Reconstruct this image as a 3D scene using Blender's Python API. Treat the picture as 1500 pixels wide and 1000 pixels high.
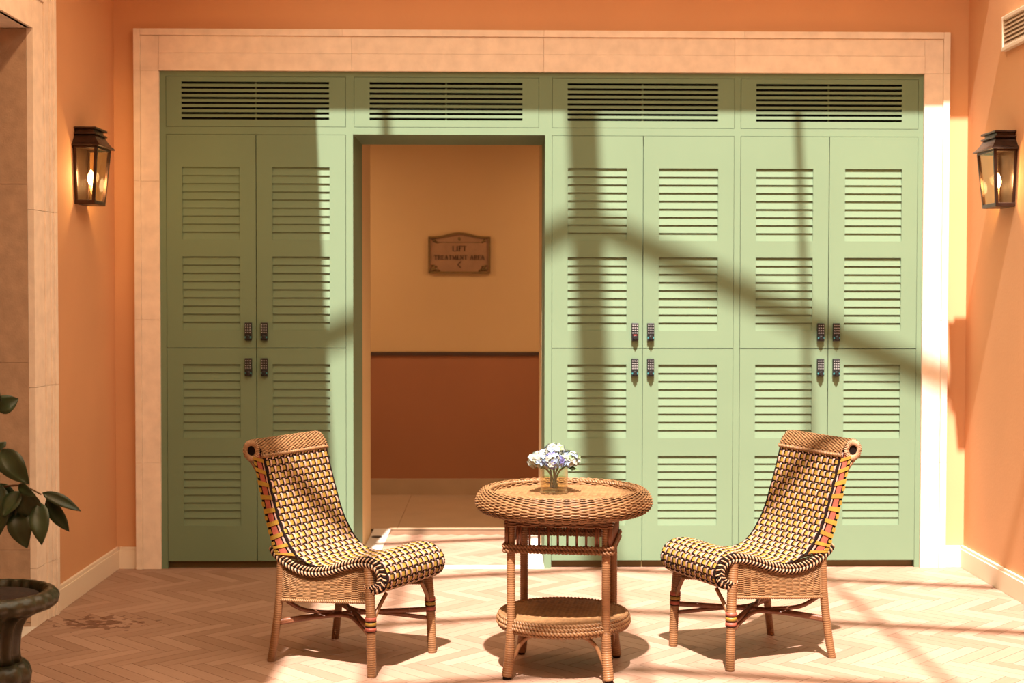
import bpy, math, random
import numpy as np
from mathutils import Matrix, Vector

random.seed(7)
for o in list(bpy.data.objects):
    bpy.data.objects.remove(o)
scene = bpy.context.scene
COL = scene.collection

# ------------------------------------------------------------------ camera
RIGHT = Vector((0.99983, -0.018265, 0.001745))
FWD = Vector((0.018307, 0.99945, -0.027642))
UP = Vector((-0.001239, 0.027669, 0.999616))
cam = bpy.data.cameras.new('camera')
cam.sensor_width = 36.0
cam.lens = 50.0
cam.shift_x = (750 - 766.18) / 1500
cam.shift_y = (488.72 - 500) / 1500
cam.clip_end = 100
cam.dof.use_dof = True
cam.dof.focus_distance = 6.15
cam.dof.aperture_fstop = 3.6
camo = bpy.data.objects.new('camera', cam)
m = Matrix((RIGHT, UP, -FWD)).transposed().to_4x4()
m.translation = Vector((0, -8.265, 1.6))
camo.matrix_world = m
COL.objects.link(camo)
scene.camera = camo
FILL_LAMPS = [(-1.60, -1.9, 3.70), (-1.60, -3.3, 3.70), (-1.60, -4.7, 3.70), (-1.60, -6.1, 3.70), (-0.4, -7.4, 3.70), (1.6, -7.4, 3.70),
              (-1.9, 2.0, 2.90), (1.3, 2.0, 2.90)]
FILL_W = [4, 10, 12, 12, 13, 13, 15, 15]

# ------------------------------------------------------------------ world, sun, exposure
world = bpy.data.worlds.new('sky')
scene.world = world
world.use_nodes = True
bgn = world.node_tree.nodes['Background']
bgn.inputs['Color'].default_value = (1.0, 0.86, 0.61, 1)
bgn.inputs['Strength'].default_value = 1.8

SUN = Vector((0.045, 0.562, -1.0)).normalized()
sun = bpy.data.lights.new('sun', 'SUN')
sun.energy = 8.6
sun.angle = math.radians(1.0)
sun.color = (1.0, 0.89, 0.81)
suno = bpy.data.objects.new('sun', sun)
suno.rotation_euler = SUN.to_track_quat('-Z', 'Y').to_euler()
suno.location = (-1, -8, 12)
COL.objects.link(suno)
for p, w in zip(FILL_LAMPS, FILL_W):  # unseen ceiling lamps, added to raise the warm fill in the shade
    l = bpy.data.lights.new('fill_lamp', 'AREA')
    l.shape = 'DISK'
    l.size = 0.13
    l.energy = w
    l.color = (1.0, 0.64, 0.35)
    lo = bpy.data.objects.new('fill_lamp_disk', l)
    lo.location = (p[0], p[1], p[2] - 0.012)
    COL.objects.link(lo)

vs = scene.view_settings
vs.view_transform = 'Standard'
vs.look = 'None'
vs.exposure = 1.0
vs.gamma = 1.0
vs.use_curve_mapping = False


# ------------------------------------------------------------------ materials
def new_mat(name):
    mt = bpy.data.materials.new(name)
    mt.use_nodes = True
    nt = mt.node_tree
    return mt, nt, nt.nodes['Principled BSDF']


def N(nt, kind, **kw):
    n = nt.nodes.new(kind)
    for k, v in kw.items():
        setattr(n, k, v)
    return n


def mat(name, col, rough=0.6, var=0.12, scale=6.0, bump=0.0, bscale=80.0, island=0.0, objvar=0.0,
        metal=0.0, stretch=None, coat=0.0, spec=0.4):
    """plain procedural surface: colour with noise variation, optional bump and per-piece variation"""
    mt, nt, b = new_mat(name)
    L = nt.links.new
    b.inputs['Roughness'].default_value = rough
    b.inputs['Metallic'].default_value = metal
    b.inputs['Specular IOR Level'].default_value = spec
    b.inputs['Coat Weight'].default_value = coat
    tc = N(nt, 'ShaderNodeTexCoord')
    src = tc.outputs['Object']
    if stretch:
        mp = N(nt, 'ShaderNodeMapping')
        mp.inputs['Scale'].default_value = stretch
        L(src, mp.inputs['Vector'])
        src = mp.outputs['Vector']
    no = N(nt, 'ShaderNodeTexNoise')
    no.inputs['Scale'].default_value = scale
    no.inputs['Detail'].default_value = 5
    L(src, no.inputs['Vector'])
    mr = N(nt, 'ShaderNodeMapRange')
    mr.inputs['From Min'].default_value = 0.3
    mr.inputs['From Max'].default_value = 0.7
    mr.inputs['To Min'].default_value = 1 - var
    mr.inputs['To Max'].default_value = 1 + var
    L(no.outputs['Fac'], mr.inputs['Value'])
    val = mr.outputs['Result']
    for amount, kind, out in ((island, 'ShaderNodeNewGeometry', 'Random Per Island'),
                              (objvar, 'ShaderNodeObjectInfo', 'Random')):
        if amount:
            g = N(nt, kind)
            m2 = N(nt, 'ShaderNodeMapRange')
            m2.inputs['To Min'].default_value = 1 - amount
            m2.inputs['To Max'].default_value = 1 + amount
            L(g.outputs[out], m2.inputs['Value'])
            mm = N(nt, 'ShaderNodeMath', operation='MULTIPLY')
            L(val, mm.inputs[0])
            L(m2.outputs['Result'], mm.inputs[1])
            val = mm.outputs[0]
    mx = N(nt, 'ShaderNodeVectorMath', operation='SCALE')
    mx.inputs[0].default_value = col
    L(val, mx.inputs['Scale'])
    L(mx.outputs[0], b.inputs['Base Color'])
    if bump:
        nb = N(nt, 'ShaderNodeTexNoise')
        nb.inputs['Scale'].default_value = bscale
        nb.inputs['Detail'].default_value = 4
        L(src, nb.inputs['Vector'])
        bp = N(nt, 'ShaderNodeBump')
        bp.inputs['Strength'].default_value = bump
        bp.inputs['Distance'].default_value = 0.004
        L(nb.outputs['Fac'], bp.inputs['Height'])
        L(bp.outputs['Normal'], b.inputs['Normal'])
    return mt


def wood_floor():
    mt, nt, b = new_mat('floor_wood')
    L = nt.links.new
    b.inputs['Roughness'].default_value = 0.55
    b.inputs['Specular IOR Level'].default_value = 0.25
    uv = N(nt, 'ShaderNodeUVMap')
    oi = N(nt, 'ShaderNodeObjectInfo')
    ge = N(nt, 'ShaderNodeNewGeometry')
    ad = N(nt, 'ShaderNodeMath', operation='ADD')
    L(oi.outputs['Random'], ad.inputs[0])
    L(ge.outputs['Random Per Island'], ad.inputs[1])
    fr = N(nt, 'ShaderNodeMath', operation='FRACT')
    L(ad.outputs[0], fr.inputs[0])
    # grain running along each plank, offset per plank
    cb = N(nt, 'ShaderNodeCombineXYZ')
    ml = N(nt, 'ShaderNodeMath', operation='MULTIPLY')
    ml.inputs[1].default_value = 37.0
    L(fr.outputs[0], ml.inputs[0])
    L(ml.outputs[0], cb.inputs['Z'])
    va = N(nt, 'ShaderNodeVectorMath', operation='ADD')
    L(uv.outputs['UV'], va.inputs[0])
    L(cb.outputs[0], va.inputs[1])
    mp = N(nt, 'ShaderNodeMapping')
    mp.inputs['Scale'].default_value = (4, 60, 1)
    L(va.outputs[0], mp.inputs['Vector'])
    no = N(nt, 'ShaderNodeTexNoise')
    no.inputs['Scale'].default_value = 1.6
    no.inputs['Detail'].default_value = 6
    L(mp.outputs['Vector'], no.inputs['Vector'])
    rp = N(nt, 'ShaderNodeValToRGB')
    e = rp.color_ramp.elements
    e[0].position, e[0].color = 0.0, (0.258, 0.146, 0.096, 1)
    e[1].position, e[1].color = 1.0, (0.40, 0.250, 0.180, 1)
    k = rp.color_ramp.elements.new(0.45)
    k.color = (0.325, 0.194, 0.136, 1)
    ma = N(nt, 'ShaderNodeMath', operation='MULTIPLY_ADD')
    ma.inputs[1].default_value = 0.45
    L(no.outputs['Fac'], ma.inputs[0])
    m3 = N(nt, 'ShaderNodeMath', operation='MULTIPLY_ADD')
    m3.inputs[1].default_value = 0.72
    m3.inputs[2].default_value = -0.09
    L(fr.outputs[0], m3.inputs[0])
    L(m3.outputs[0], ma.inputs[2])
    L(ma.outputs[0], rp.inputs['Fac'])
    # spilt-water marks near the wall: a patch of dark smears
    sub = N(nt, 'ShaderNodeVectorMath', operation='SUBTRACT')
    sub.inputs[1].default_value = (-1.93, -1.34, 0)
    L(ge.outputs['Position'], sub.inputs[0])
    sc = N(nt, 'ShaderNodeVectorMath', operation='MULTIPLY')
    sc.inputs[1].default_value = (3.6, 5.5, 0)
    L(sub.outputs[0], sc.inputs[0])
    ln = N(nt, 'ShaderNodeVectorMath', operation='LENGTH')
    L(sc.outputs[0], ln.inputs[0])
    ns = N(nt, 'ShaderNodeTexNoise')
    ns.inputs['Scale'].default_value = 19
    ns.inputs['Detail'].default_value = 2
    L(ge.outputs['Position'], ns.inputs['Vector'])
    th = N(nt, 'ShaderNodeMath', operation='MULTIPLY_ADD')
    th.inputs[1].default_value = 0.28
    L(ln.outputs['Value'], th.inputs[0])
    th.inputs[2].default_value = 0.36
    gt = N(nt, 'ShaderNodeMath', operation='GREATER_THAN')
    L(ns.outputs['Fac'], gt.inputs[0])
    L(th.outputs[0], gt.inputs[1])
    mi = N(nt, 'ShaderNodeMix', data_type='RGBA', blend_type='MULTIPLY')
    mi.inputs['B'].default_value = (0.50, 0.40, 0.36, 1)
    L(gt.outputs[0], mi.inputs['Factor'])
    L(rp.outputs['Color'], mi.inputs['A'])
    L(mi.outputs['Result'], b.inputs['Base Color'])
    bp = N(nt, 'ShaderNodeBump')
    bp.inputs['Strength'].default_value = 0.15
    bp.inputs['Distance'].default_value = 0.002
    L(no.outputs['Fac'], bp.inputs['Height'])
    L(bp.outputs['Normal'], b.inputs['Normal'])
    return mt


def glassy(name, tint, ior=1.45, gloss=1.0, power=4.0, base=0.03):
    """thin clear pane: passes light straight through with a tint, reflects by Fresnel"""
    mt, nt, b = new_mat(name)
    nt.nodes.remove(b)
    L = nt.links.new
    out = nt.nodes['Material Output']
    tr = N(nt, 'ShaderNodeBsdfTransparent')
    tr.inputs['Color'].default_value = (*tint, 1)
    gl = N(nt, 'ShaderNodeBsdfGlossy')
    gl.inputs['Roughness'].default_value = 0.03
    gl.inputs['Color'].default_value = (gloss, gloss, gloss, 1)
    lw = N(nt, 'ShaderNodeLayerWeight')
    lw.inputs['Blend'].default_value = 0.5
    pw = N(nt, 'ShaderNodeMath', operation='POWER')
    pw.inputs[1].default_value = power
    L(lw.outputs['Facing'], pw.inputs[0])
    fr = N(nt, 'ShaderNodeMath', operation='MULTIPLY_ADD')
    fr.inputs[1].default_value = (ior - 1.0) * 1.1
    fr.inputs[2].default_value = base
    L(pw.outputs[0], fr.inputs[0])
    mx = N(nt, 'ShaderNodeMixShader')
    L(fr.outputs[0], mx.inputs[0])
    L(tr.outputs[0], mx.inputs[1])
    L(gl.outputs[0], mx.inputs[2])
    L(mx.outputs[0], out.inputs['Surface'])
    return mt


def emit(name, col, strength):
    mt, nt, b = new_mat(name)
    b.inputs['Base Color'].default_value = (*col, 1)
    b.inputs['Emission Color'].default_value = (*col, 1)
    b.inputs['Emission Strength'].default_value = strength
    return mt


M = dict(
    orange=mat('orange_plaster', (0.60, 0.312, 0.156), 0.85, 0.05, 1.5, 0.12, 60),
    ceiling=mat('ceiling_paint', (0.72, 0.52, 0.34), 0.9, 0.03, 2),
    upper=mat('corridor_ochre', (0.55, 0.38, 0.19), 0.85, 0.04, 1.2, 0.1, 50),
    lower=mat('corridor_terracotta', (0.32, 0.13, 0.06), 0.8, 0.05, 1.2, 0.1, 50),
    dado=mat('dado_dark', (0.06, 0.03, 0.015), 0.5, 0.1),
    stone=mat('limestone', (0.75, 0.63, 0.52), 0.8, 0.08, 14, 0.25, 140, objvar=0.03),
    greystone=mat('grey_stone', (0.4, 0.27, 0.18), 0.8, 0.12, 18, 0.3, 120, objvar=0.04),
    white=mat('white_trim', (0.74, 0.62, 0.49), 0.55, 0.03, 3),
    marble=mat('white_stone', (0.66, 0.6, 0.53), 0.4, 0.05, 5),
    tile=mat('corridor_tile', (0.42, 0.29, 0.18), 0.45, 0.06, 4, objvar=0.04),
    grout=mat('subfloor', (0.16, 0.09, 0.05), 0.9, 0.1),
    wood=wood_floor(),
    green=mat('sage_green_paint', (0.148, 0.214, 0.134), 0.65, 0.03, 2, spec=0.12),
    dark=mat('vent_shade_black', (0.008, 0.008, 0.006), 0.9, 0.1),
    kick=mat('kick_plate', (0.13, 0.09, 0.03), 0.6, 0.1),
    lock=mat('lock_black', (0.012, 0.013, 0.014), 0.35, 0.1),
    key=mat('lock_key_white', (0.28, 0.28, 0.28), 0.4, 0.02),
    teal=mat('lock_teal', (0.05, 0.22, 0.24), 0.3, 0.05),
    red=mat('lock_red', (0.55, 0.06, 0.05), 0.3, 0.05),
    wicker=mat('wicker_cane', (0.2, 0.102, 0.042), 0.5, 0.15, 30, island=0.22),
    wickerd=mat('wicker_dark', (0.15, 0.066, 0.027), 0.5, 0.15, 30, island=0.25),
    cane=mat('wrapped_cane', (0.2, 0.094, 0.038), 0.42, 0.16, 25),
    caned=mat('dark_cane', (0.14, 0.05, 0.022), 0.4, 0.16, 25),
    yellow=mat('weave_yellow', (0.26, 0.15, 0.02), 0.5, 0.12, 30, island=0.12),
    pink=mat('weave_pink', (0.4, 0.235, 0.185), 0.5, 0.1, 30, island=0.14),
    salmon=mat('weave_salmon', (0.28, 0.065, 0.04), 0.5, 0.12, 30, island=0.15),
    cream=mat('braid_cream', (0.36, 0.215, 0.12), 0.5, 0.1, 30, island=0.12),
    black=mat('weave_black', (0.010, 0.005, 0.004), 0.85, 0.1, 30, spec=0.1),
    bronze=mat('aged_bronze', (0.05, 0.026, 0.017), 0.38, 0.35, 22, 0.15, 40, metal=0.75),
    pane=glassy('lantern_glass', (0.93, 0.90, 0.80), 1.5),
    vglass=glassy('vase_glass', (0.90, 0.90, 0.80), 1.7, power=1.9, base=0.05),
    water=glassy('vase_water', (0.90, 0.86, 0.70), 1.2),
    bulb=emit('lamp_bulb', (1.0, 0.78, 0.45), 9),
    candle=mat('candle_sleeve', (0.55, 0.40, 0.22), 0.5, 0.05),
    plaque=mat('plaque_face', (0.3, 0.17, 0.09), 0.6, 0.12, 12),
    plaquef=mat('plaque_frame', (0.16, 0.095, 0.025), 0.5, 0.2, 30, 0.3, 90),
    letter=mat('plaque_letter', (0.07, 0.035, 0.012), 0.5, 0.05),
    urn=mat('mossy_urn', (0.02, 0.02, 0.008), 0.35, 0.5, 16, 0.5, 60, spec=0.5),
    soil=mat('soil', (0.02, 0.01, 0.006), 0.95, 0.3, 40, 0.6, 60),
    leaf=mat('shrub_leaf', (0.014, 0.03, 0.01), 0.38, 0.3, 20, objvar=0.25),
    rib=mat('leaf_rib', (0.07, 0.11, 0.035), 0.45, 0.1),
    twig=mat('shrub_twig', (0.11, 0.055, 0.02), 0.7, 0.2, 40),
    stem=mat('flower_stem', (0.17, 0.19, 0.03), 0.5, 0.1),
    fwhite=mat('petal_cream', (0.3, 0.32, 0.265), 0.6, 0.06, 40, island=0.1),
    fblue=mat('petal_pale_blue', (0.2, 0.26, 0.35), 0.6, 0.1, 40, island=0.15),
    flilac=mat('petal_lilac', (0.13, 0.125, 0.33), 0.6, 0.1, 40, island=0.15),
    fgreen=mat('petal_green', (0.17, 0.24, 0.12), 0.6, 0.1, 40, island=0.15),
    grille=mat('grille_white', (0.62, 0.5, 0.38), 0.5, 0.03),
    roofbar=mat('roof_bar', (0.55, 0.50, 0.42), 0.5, 0.03),
)


# ------------------------------------------------------------------ mesh helpers
class MB:
    def __init__(self):
        self.v, self.f, self.mi, self.uv = [], [], [], {}

    def add(self, verts, faces, mi=0):
        o = len(self.v)
        self.v.extend([tuple(map(float, p)) for p in verts])
        for f in faces:
            self.f.append(tuple(i + o for i in f))
            self.mi.append(mi)
        return o

    def box(self, x0, x1, y0, y1, z0, z1, mi=0):
        vv = [(x, y, z) for x in (x0, x1) for y in (y0, y1) for z in (z0, z1)]
        self.add(vv, [(0, 1, 3, 2), (4, 6, 7, 5), (0, 4, 5, 1), (2, 3, 7, 6), (0, 2, 6, 4), (1, 5, 7, 3)], mi)

    def bar(self, a, b, w, h, mi=0, up=(0, 0, 1)):
        """square bar from a to b, w sideways, h along up"""
        a, b = np.array(a, float), np.array(b, float)
        t = (b - a) / np.linalg.norm(b - a)
        s = np.cross(t, np.array(up, float))
        s /= np.linalg.norm(s)
        u = np.cross(s, t)
        vv = [p + s * i * w / 2 + u * j * h / 2 for p in (a, b) for i, j in ((-1, -1), (1, -1), (1, 1), (-1, 1))]
        self.add(vv, [(0, 1, 2, 3), (7, 6, 5, 4), (0, 4, 5, 1), (1, 5, 6, 2), (2, 6, 7, 3), (3, 7, 4, 0)], mi)

    def tube(self, pts, r, n=8, closed=False, mi=0, ref=None):
        P = np.array(pts, float)
        k = len(P)
        rr = np.full(k, r, float) if np.isscalar(r) else np.array(r, float)
        T = np.gradient(P, axis=0)
        if closed:
            T = np.roll(P, -1, 0) - np.roll(P, 1, 0)
        T /= np.linalg.norm(T, axis=1)[:, None] + 1e-12
        u = np.array(ref if ref is not None else ((0, 0, 1) if abs(T[0][2]) < 0.9 else (1, 0, 0)), float)
        vv = []
        for i in range(k):
            u = u - T[i] * (u @ T[i])
            u /= np.linalg.norm(u)
            w = np.cross(T[i], u)
            for j in range(n):
                a = 2 * math.pi * j / n
                vv.append(P[i] + rr[i] * (math.cos(a) * u + math.sin(a) * w))
        ff = []
        for i in range(k if closed else k - 1):
            i2 = (i + 1) % k
            for j in range(n):
                j2 = (j + 1) % n
                ff.append((i * n + j, i * n + j2, i2 * n + j2, i2 * n + j))
        if not closed:
            ff.append(tuple(range(n))[::-1])
            ff.append(tuple((k - 1) * n + j for j in range(n)))
        self.add(vv, ff, mi)

    def wrapped(self, pts, r0, r1=None, pitch=0.0095, n=10, mi=0):
        """cane-wrapped rod: fine ridges along the length"""
        pts = smooth(pts, 40)
        d = np.r_[0, np.cumsum(np.linalg.norm(np.diff(pts, axis=0), axis=1))]
        k = max(6, int(d[-1] / pitch) * 4)
        s = np.linspace(0, d[-1], k)
        P = np.stack([np.interp(s, d, pts[:, c]) for c in range(3)], 1)
        r1 = r0 if r1 is None else r1
        rr = np.linspace(r0, r1, k) * (0.95 + 0.05 * np.cos(np.arange(k) * math.pi / 2))
        self.tube(P, rr, n, mi=mi)

    def lathe(self, prof, n=48, mi=0, mod=None, c=(0, 0, 0), caps=True):
        vv, ff = [], []
        for i, (r, z) in enumerate(prof):
            for j in range(n):
                a = 2 * math.pi * j / n
                q = r * (mod(i, a, z) if mod else 1)
                vv.append((c[0] + q * math.cos(a), c[1] + q * math.sin(a), c[2] + z))
        k = len(prof)
        for i in range(k - 1):
            for j in range(n):
                j2 = (j + 1) % n
                ff.append((i * n + j, i * n + j2, (i + 1) * n + j2, (i + 1) * n + j))
        if caps:
            ff.append(tuple(range(n))[::-1])
            ff.append(tuple((k - 1) * n + j for j in range(n)))
        self.add(vv, ff, mi)

    def blob(self, c, A, B, Cc, mi=0, nu=6, nv=4):
        """small ellipsoid with half axes A, B, C (vectors)"""
        c, A, B, Cc = (np.array(q, float) for q in (c, A, B, Cc))
        vv = [c - A]
        for i in range(1, nv):
            ph = math.pi * i / nv
            for j in range(nu):
                th = 2 * math.pi * j / nu
                vv.append(c - A * math.cos(ph) + math.sin(ph) * (B * math.cos(th) + Cc * math.sin(th)))
        vv.append(c + A)
        ff = [(0, 1 + (j + 1) % nu, 1 + j) for j in range(nu)]
        for i in range(nv - 2):
            for j in range(nu):
                a = 1 + i * nu
                ff.append((a + j, a + (j + 1) % nu, a + nu + (j + 1) % nu, a + nu + j))
        e = len(vv) - 1
        a = 1 + (nv - 2) * nu
        ff += [(e, a + j, a + (j + 1) % nu) for j in range(nu)]
        self.add(vv, ff, mi)

    def prism(self, poly, d0, d1, axis='y', mi=0):
        """extrude a polygon given in the plane across `axis`"""
        def p(q, d):
            return {'y': (q[0], d, q[1]), 'x': (d, q[0], q[1]), 'z': (q[0], q[1], d)}[axis]
        n = len(poly)
        vv = [p(q, d0) for q in poly] + [p(q, d1) for q in poly]
        ff = [tuple(range(n)), tuple(range(n, 2 * n))[::-1]]
        ff += [(i, i + n, (i + 1) % n + n, (i + 1) % n) for i in range(n)]
        self.add(vv, ff, mi)

    def mesh(self, name, mats, smooth_=False):
        me = bpy.data.meshes.new(name)
        me.from_pydata(self.v, [], self.f)
        for mm in mats:
            me.materials.append(mm)
        me.polygons.foreach_set('material_index', self.mi)
        me.validate()
        import bmesh
        bm = bmesh.new()
        bm.from_mesh(me)
        bmesh.ops.recalc_face_normals(bm, faces=bm.faces)
        bm.to_mesh(me)
        bm.free()
        if smooth_:
            me.polygons.foreach_set('use_smooth', [True] * len(me.polygons))
        me.update()
        return me

    def build(self, name, mats, parent=None, smooth_=False, bevel=0, **kw):
        if not isinstance(mats, (list, tuple)):
            mats = [mats]
        return link(name, self.mesh(name, mats, smooth_), parent, bevel=bevel, **kw)


def link(name, me, parent=None, loc=None, rot=None, bevel=0, kind=None, label=None):
    o = bpy.data.objects.new(name, me)
    COL.objects.link(o)
    if parent:
        o.parent = parent
    if loc:
        o.location = loc
    if rot:
        o.rotation_euler = rot
    if bevel:
        b = o.modifiers.new('bevel', 'BEVEL')
        b.width = bevel
        b.segments = 2
        b.limit_method = 'ANGLE'
    if kind:
        o['kind'] = kind
    if label:
        o['label'] = label
    return o


def smooth(pts, k=24, closed=False):
    """Catmull-Rom through the points, about k samples in all"""
    P = [np.array(p, float) for p in pts]
    n = len(P)
    if n == 2:
        return np.array([P[0] + (P[1] - P[0]) * t for t in np.linspace(0, 1, k)])
    seg = n if closed else n - 1
    per = max(2, k // seg)
    out = []
    for i in range(seg):
        if closed:
            a, b, c, d = P[i - 1], P[i], P[(i + 1) % n], P[(i + 2) % n]
        else:
            a, b, c, d = P[max(i - 1, 0)], P[i], P[i + 1], P[min(i + 2, n - 1)]
        for t in np.linspace(0, 1, per, endpoint=False):
            out.append(0.5 * (2 * b + (c - a) * t + (2 * a - 5 * b + 4 * c - d) * t * t + (3 * b - a - 3 * c + d) * t ** 3))
    if not closed:
        out.append(P[-1])
    return np.array(out)


def thing(name, label, cat, loc=(0, 0, 0), rz=0, group=None):
    o = bpy.data.objects.new(name, None)
    COL.objects.link(o)
    o.empty_display_size = 0.1
    o.location = loc
    o.rotation_euler = (0, 0, rz)
    return tag(o, label, cat, group)


def tag(o, label, cat, group=None):
    o['label'] = label
    o['category'] = cat
    if group:
        o['group'] = group
    return o


def copy_thing(root, loc, rz, label):
    c = root.copy()
    COL.objects.link(c)
    c.location = loc
    c.rotation_euler = (0, 0, rz)
    c['label'] = label

    def rec(a, b):
        for ch in list(a.children):
            d = ch.copy()
            COL.objects.link(d)
            d.parent = b
            rec(ch, d)
    rec(root, c)
    return c


def struct(name, mb, mats, parent=None, bevel=0, **kw):
    return mb.build(name, mats, parent, bevel=bevel, kind='structure', **kw)


# ------------------------------------------------------------------ setting
XL, XR = -2.218, 2.752          # plaster faces of the side walls
YB = 0.036                      # plaster face of the back wall
OPL, OPR = -0.836, 0.278        # passage
HC = 3.70                       # ceiling

b = MB()
b.box(XL - 0.4, -2.03, YB, 0.66, 0, HC + 0.1)
b.box(2.57, XR + 0.3, YB, 0.66, 0, HC + 0.1)
b.box(-2.03, 2.57, YB, 0.66, 2.95, HC + 0.1)
struct('wall_back', b, M['orange'])

b = MB()
b.box(XL - 0.4, XL, -1.40, YB, 0, HC)
b.box(XL - 0.4, XL, -3.55, -1.40, 2.90, HC)
b.box(XL - 0.4, XL, -9.7, -3.55, 0, HC)
struct('wall_left', b, M['orange'])
b = MB()
b.box(XR, XR + 0.3, -9.7, YB, 0, 5.12)
struct('wall_right', b, M['orange'])
b = MB()
b.box(XL - 0.4, XR + 0.3, -10.0, -9.7, 0, HC)
struct('wall_front', b, M['orange'])
b = MB()
b.box(-4.6, -4.4, -4.6, -0.6, 0, HC)
b.box(-4.4, XL - 0.4, -0.8, -0.6, 0, HC)
b.box(-4.4, XL - 0.4, -4.6, -4.4, 0, HC)
struct('wall_side_room', b, M['orange'])

# ceiling with the roof-light opening, its upstands
b = MB()
b.box(-4.6, -1.10, -10.0, 0.66, HC, HC + 0.12)
b.box(-1.10, XR + 0.3, -0.565, 0.66, HC, HC + 0.12)
b.box(-1.10, XR, -10.0, -6.6, HC, HC + 0.12)
ceil = struct('ceiling', b, M['ceiling'])
b = MB()
b.box(-1.55, -1.42, -8.4, -0.2, HC + 0.12, 5.38)
b.prism([(-1.55, HC + 0.12), (XR + 0.3, HC + 0.12), (XR + 0.3, 5.0), (0.336, 6.1), (-1.55, 5.3)], -0.33, -0.2, 'y')
b.prism([(-1.55, HC + 0.12), (XR + 0.3, HC + 0.12), (XR + 0.3, 5.0), (0.336, 6.1), (-1.55, 5.3)], -8.52, -8.4, 'y')
struct('wall_upstand', b, M['ceiling'])
# gabled glazing bars of the roof light
RX, RZ, SL = 0.336, 6.20, 0.454
b = MB()
b.box(RX - 0.09, RX + 0.09, -3.5, -0.2, RZ - 0.1, RZ + 0.06)
b.box(RX - 0.025, RX + 0.025, -8.5, -3.5, RZ - 0.03, RZ + 0.03)
for px, w in ((1.616, 0.045), (-0.786, 0.055)):
    pz = RZ - SL * abs(px - RX)
    b.box(px - w / 2, px + w / 2, -8.5, -0.2, pz - 0.03, pz + 0.03)
for y in (-1.2, -2.326, -3.5, -4.6, -5.72, -6.84, -7.96):
    b.bar((RX, y, RZ), (-1.5, y, RZ - SL * (RX + 1.5)), 0.075, 0.06)
    b.bar((RX, y, RZ), (2.95, y, RZ - SL * (2.95 - RX)), 0.075, 0.06)
struct('trim_roof_light', b, M['roofbar'])

# skirting boards
def skirting(name, x0, x1, y0, y1, side):
    b = MB()
    b.box(x0, x1, y0, y1, 0, 0.108)
    e = 0.006
    if side == 'l':
        b.box(x0, x1 - e, y0, y1, 0.108, 0.126)
    elif side == 'r':
        b.box(x0 + e, x1, y0, y1, 0.108, 0.126)
    else:
        b.box(x0, x1, y0 + e, y1, 0.108, 0.126)
    struct(name, b, M['white'], bevel=0.002)


skirting('baseboard_left', XL, XL + 0.022, -1.145, YB, 'l')
skirting('baseboard_right', XR - 0.022, XR, -9.6, YB, 'r')
skirting('baseboard_back', XL + 0.022, -2.093, YB - 0.022, YB, 'b')
skirting('baseboard_back', 2.632, XR - 0.022, YB - 0.022, YB, 'b')

# stone surround of the locker opening
AXL, AXR, AZ = -2.093, 2.6315, 3.1245
IXL, IXR, IZ = -1.95, 2.485, 2.886
tr = bpy.data.objects.new('trim_surround', None)
COL.objects.link(tr)
tr['kind'] = 'structure'


def stone(x0, x1, z0, z1, y0=0.0, name='stone_block'):
    b = MB()
    g = 0.0004
    b.box(x0 + g, x1 - g, y0, YB + 0.06, z0 + g, z1 - g)
    b.build(name, M['stone'], tr, bevel=0.0015)


BE = 0.038
zs = [0, 0.62, 1.45, 2.25, IZ]
for z0, z1 in zip(zs, zs[1:]):
    stone(AXL + BE, IXL, z0, z1)
    stone(IXR, AXR - BE, z0, z1)
    stone(AXL, AXL + BE, z0, z1, -0.012, 'bead')
    stone(AXR - BE, AXR, z0, z1, -0.012, 'bead')
stone(AXL + BE, IXL, IZ, AZ - BE)
stone(IXR, AXR - BE, IZ, AZ - BE)
stone(AXL, AXL + BE, IZ, AZ, -0.012, 'bead')
stone(AXR - BE, AXR, IZ, AZ, -0.012, 'bead')
xs = list(np.linspace(IXL, IXR, 5))
for x0, x1 in zip(xs, xs[1:]):
    stone(x0, x1, IZ + 0.1, AZ - BE, 0.0)
    stone(x0, x1, IZ, IZ + 0.1, -0.004)
xs = list(np.linspace(AXL + BE, AXR - BE, 5))
for x0, x1 in zip(xs, xs[1:]):
    stone(x0, x1, AZ - BE, AZ, -0.012, 'bead')

# stone frame round the opening in the left wall
t2 = bpy.data.objects.new('trim_left_opening', None)
COL.objects.link(t2)
t2['kind'] = 'structure'


def lstone(x1, y0, y1, z0, z1, name='stone_block', mt='stone', x0=None):
    b = MB()
    g = 0.0008
    b.box(XL - 0.02 if x0 is None else x0, x1, y0 + g, y1 - g, z0 + g, z1 - g)
    b.build(name, M[mt], t2, bevel=0.0015)


PROFILE = ((0.0, 0.15, 0.012), (0.15, 0.21, 0.020), (0.21, 0.245, 0.028), (0.245, 0.285, 0.036))


def frame_v(y_in, sgn):
    for a, c, d in PROFILE:
        zz = [0, 0.28, 1.15, 2.0, 2.86 + c]
        y0, y1 = sorted((y_in + sgn * a, y_in + sgn * c))
        for z0, z1 in zip(zz, zz[1:]):
            lstone(XL + d, y0, y1, z0, z1, 'stone_block' if a == 0 else 'moulding')


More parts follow.
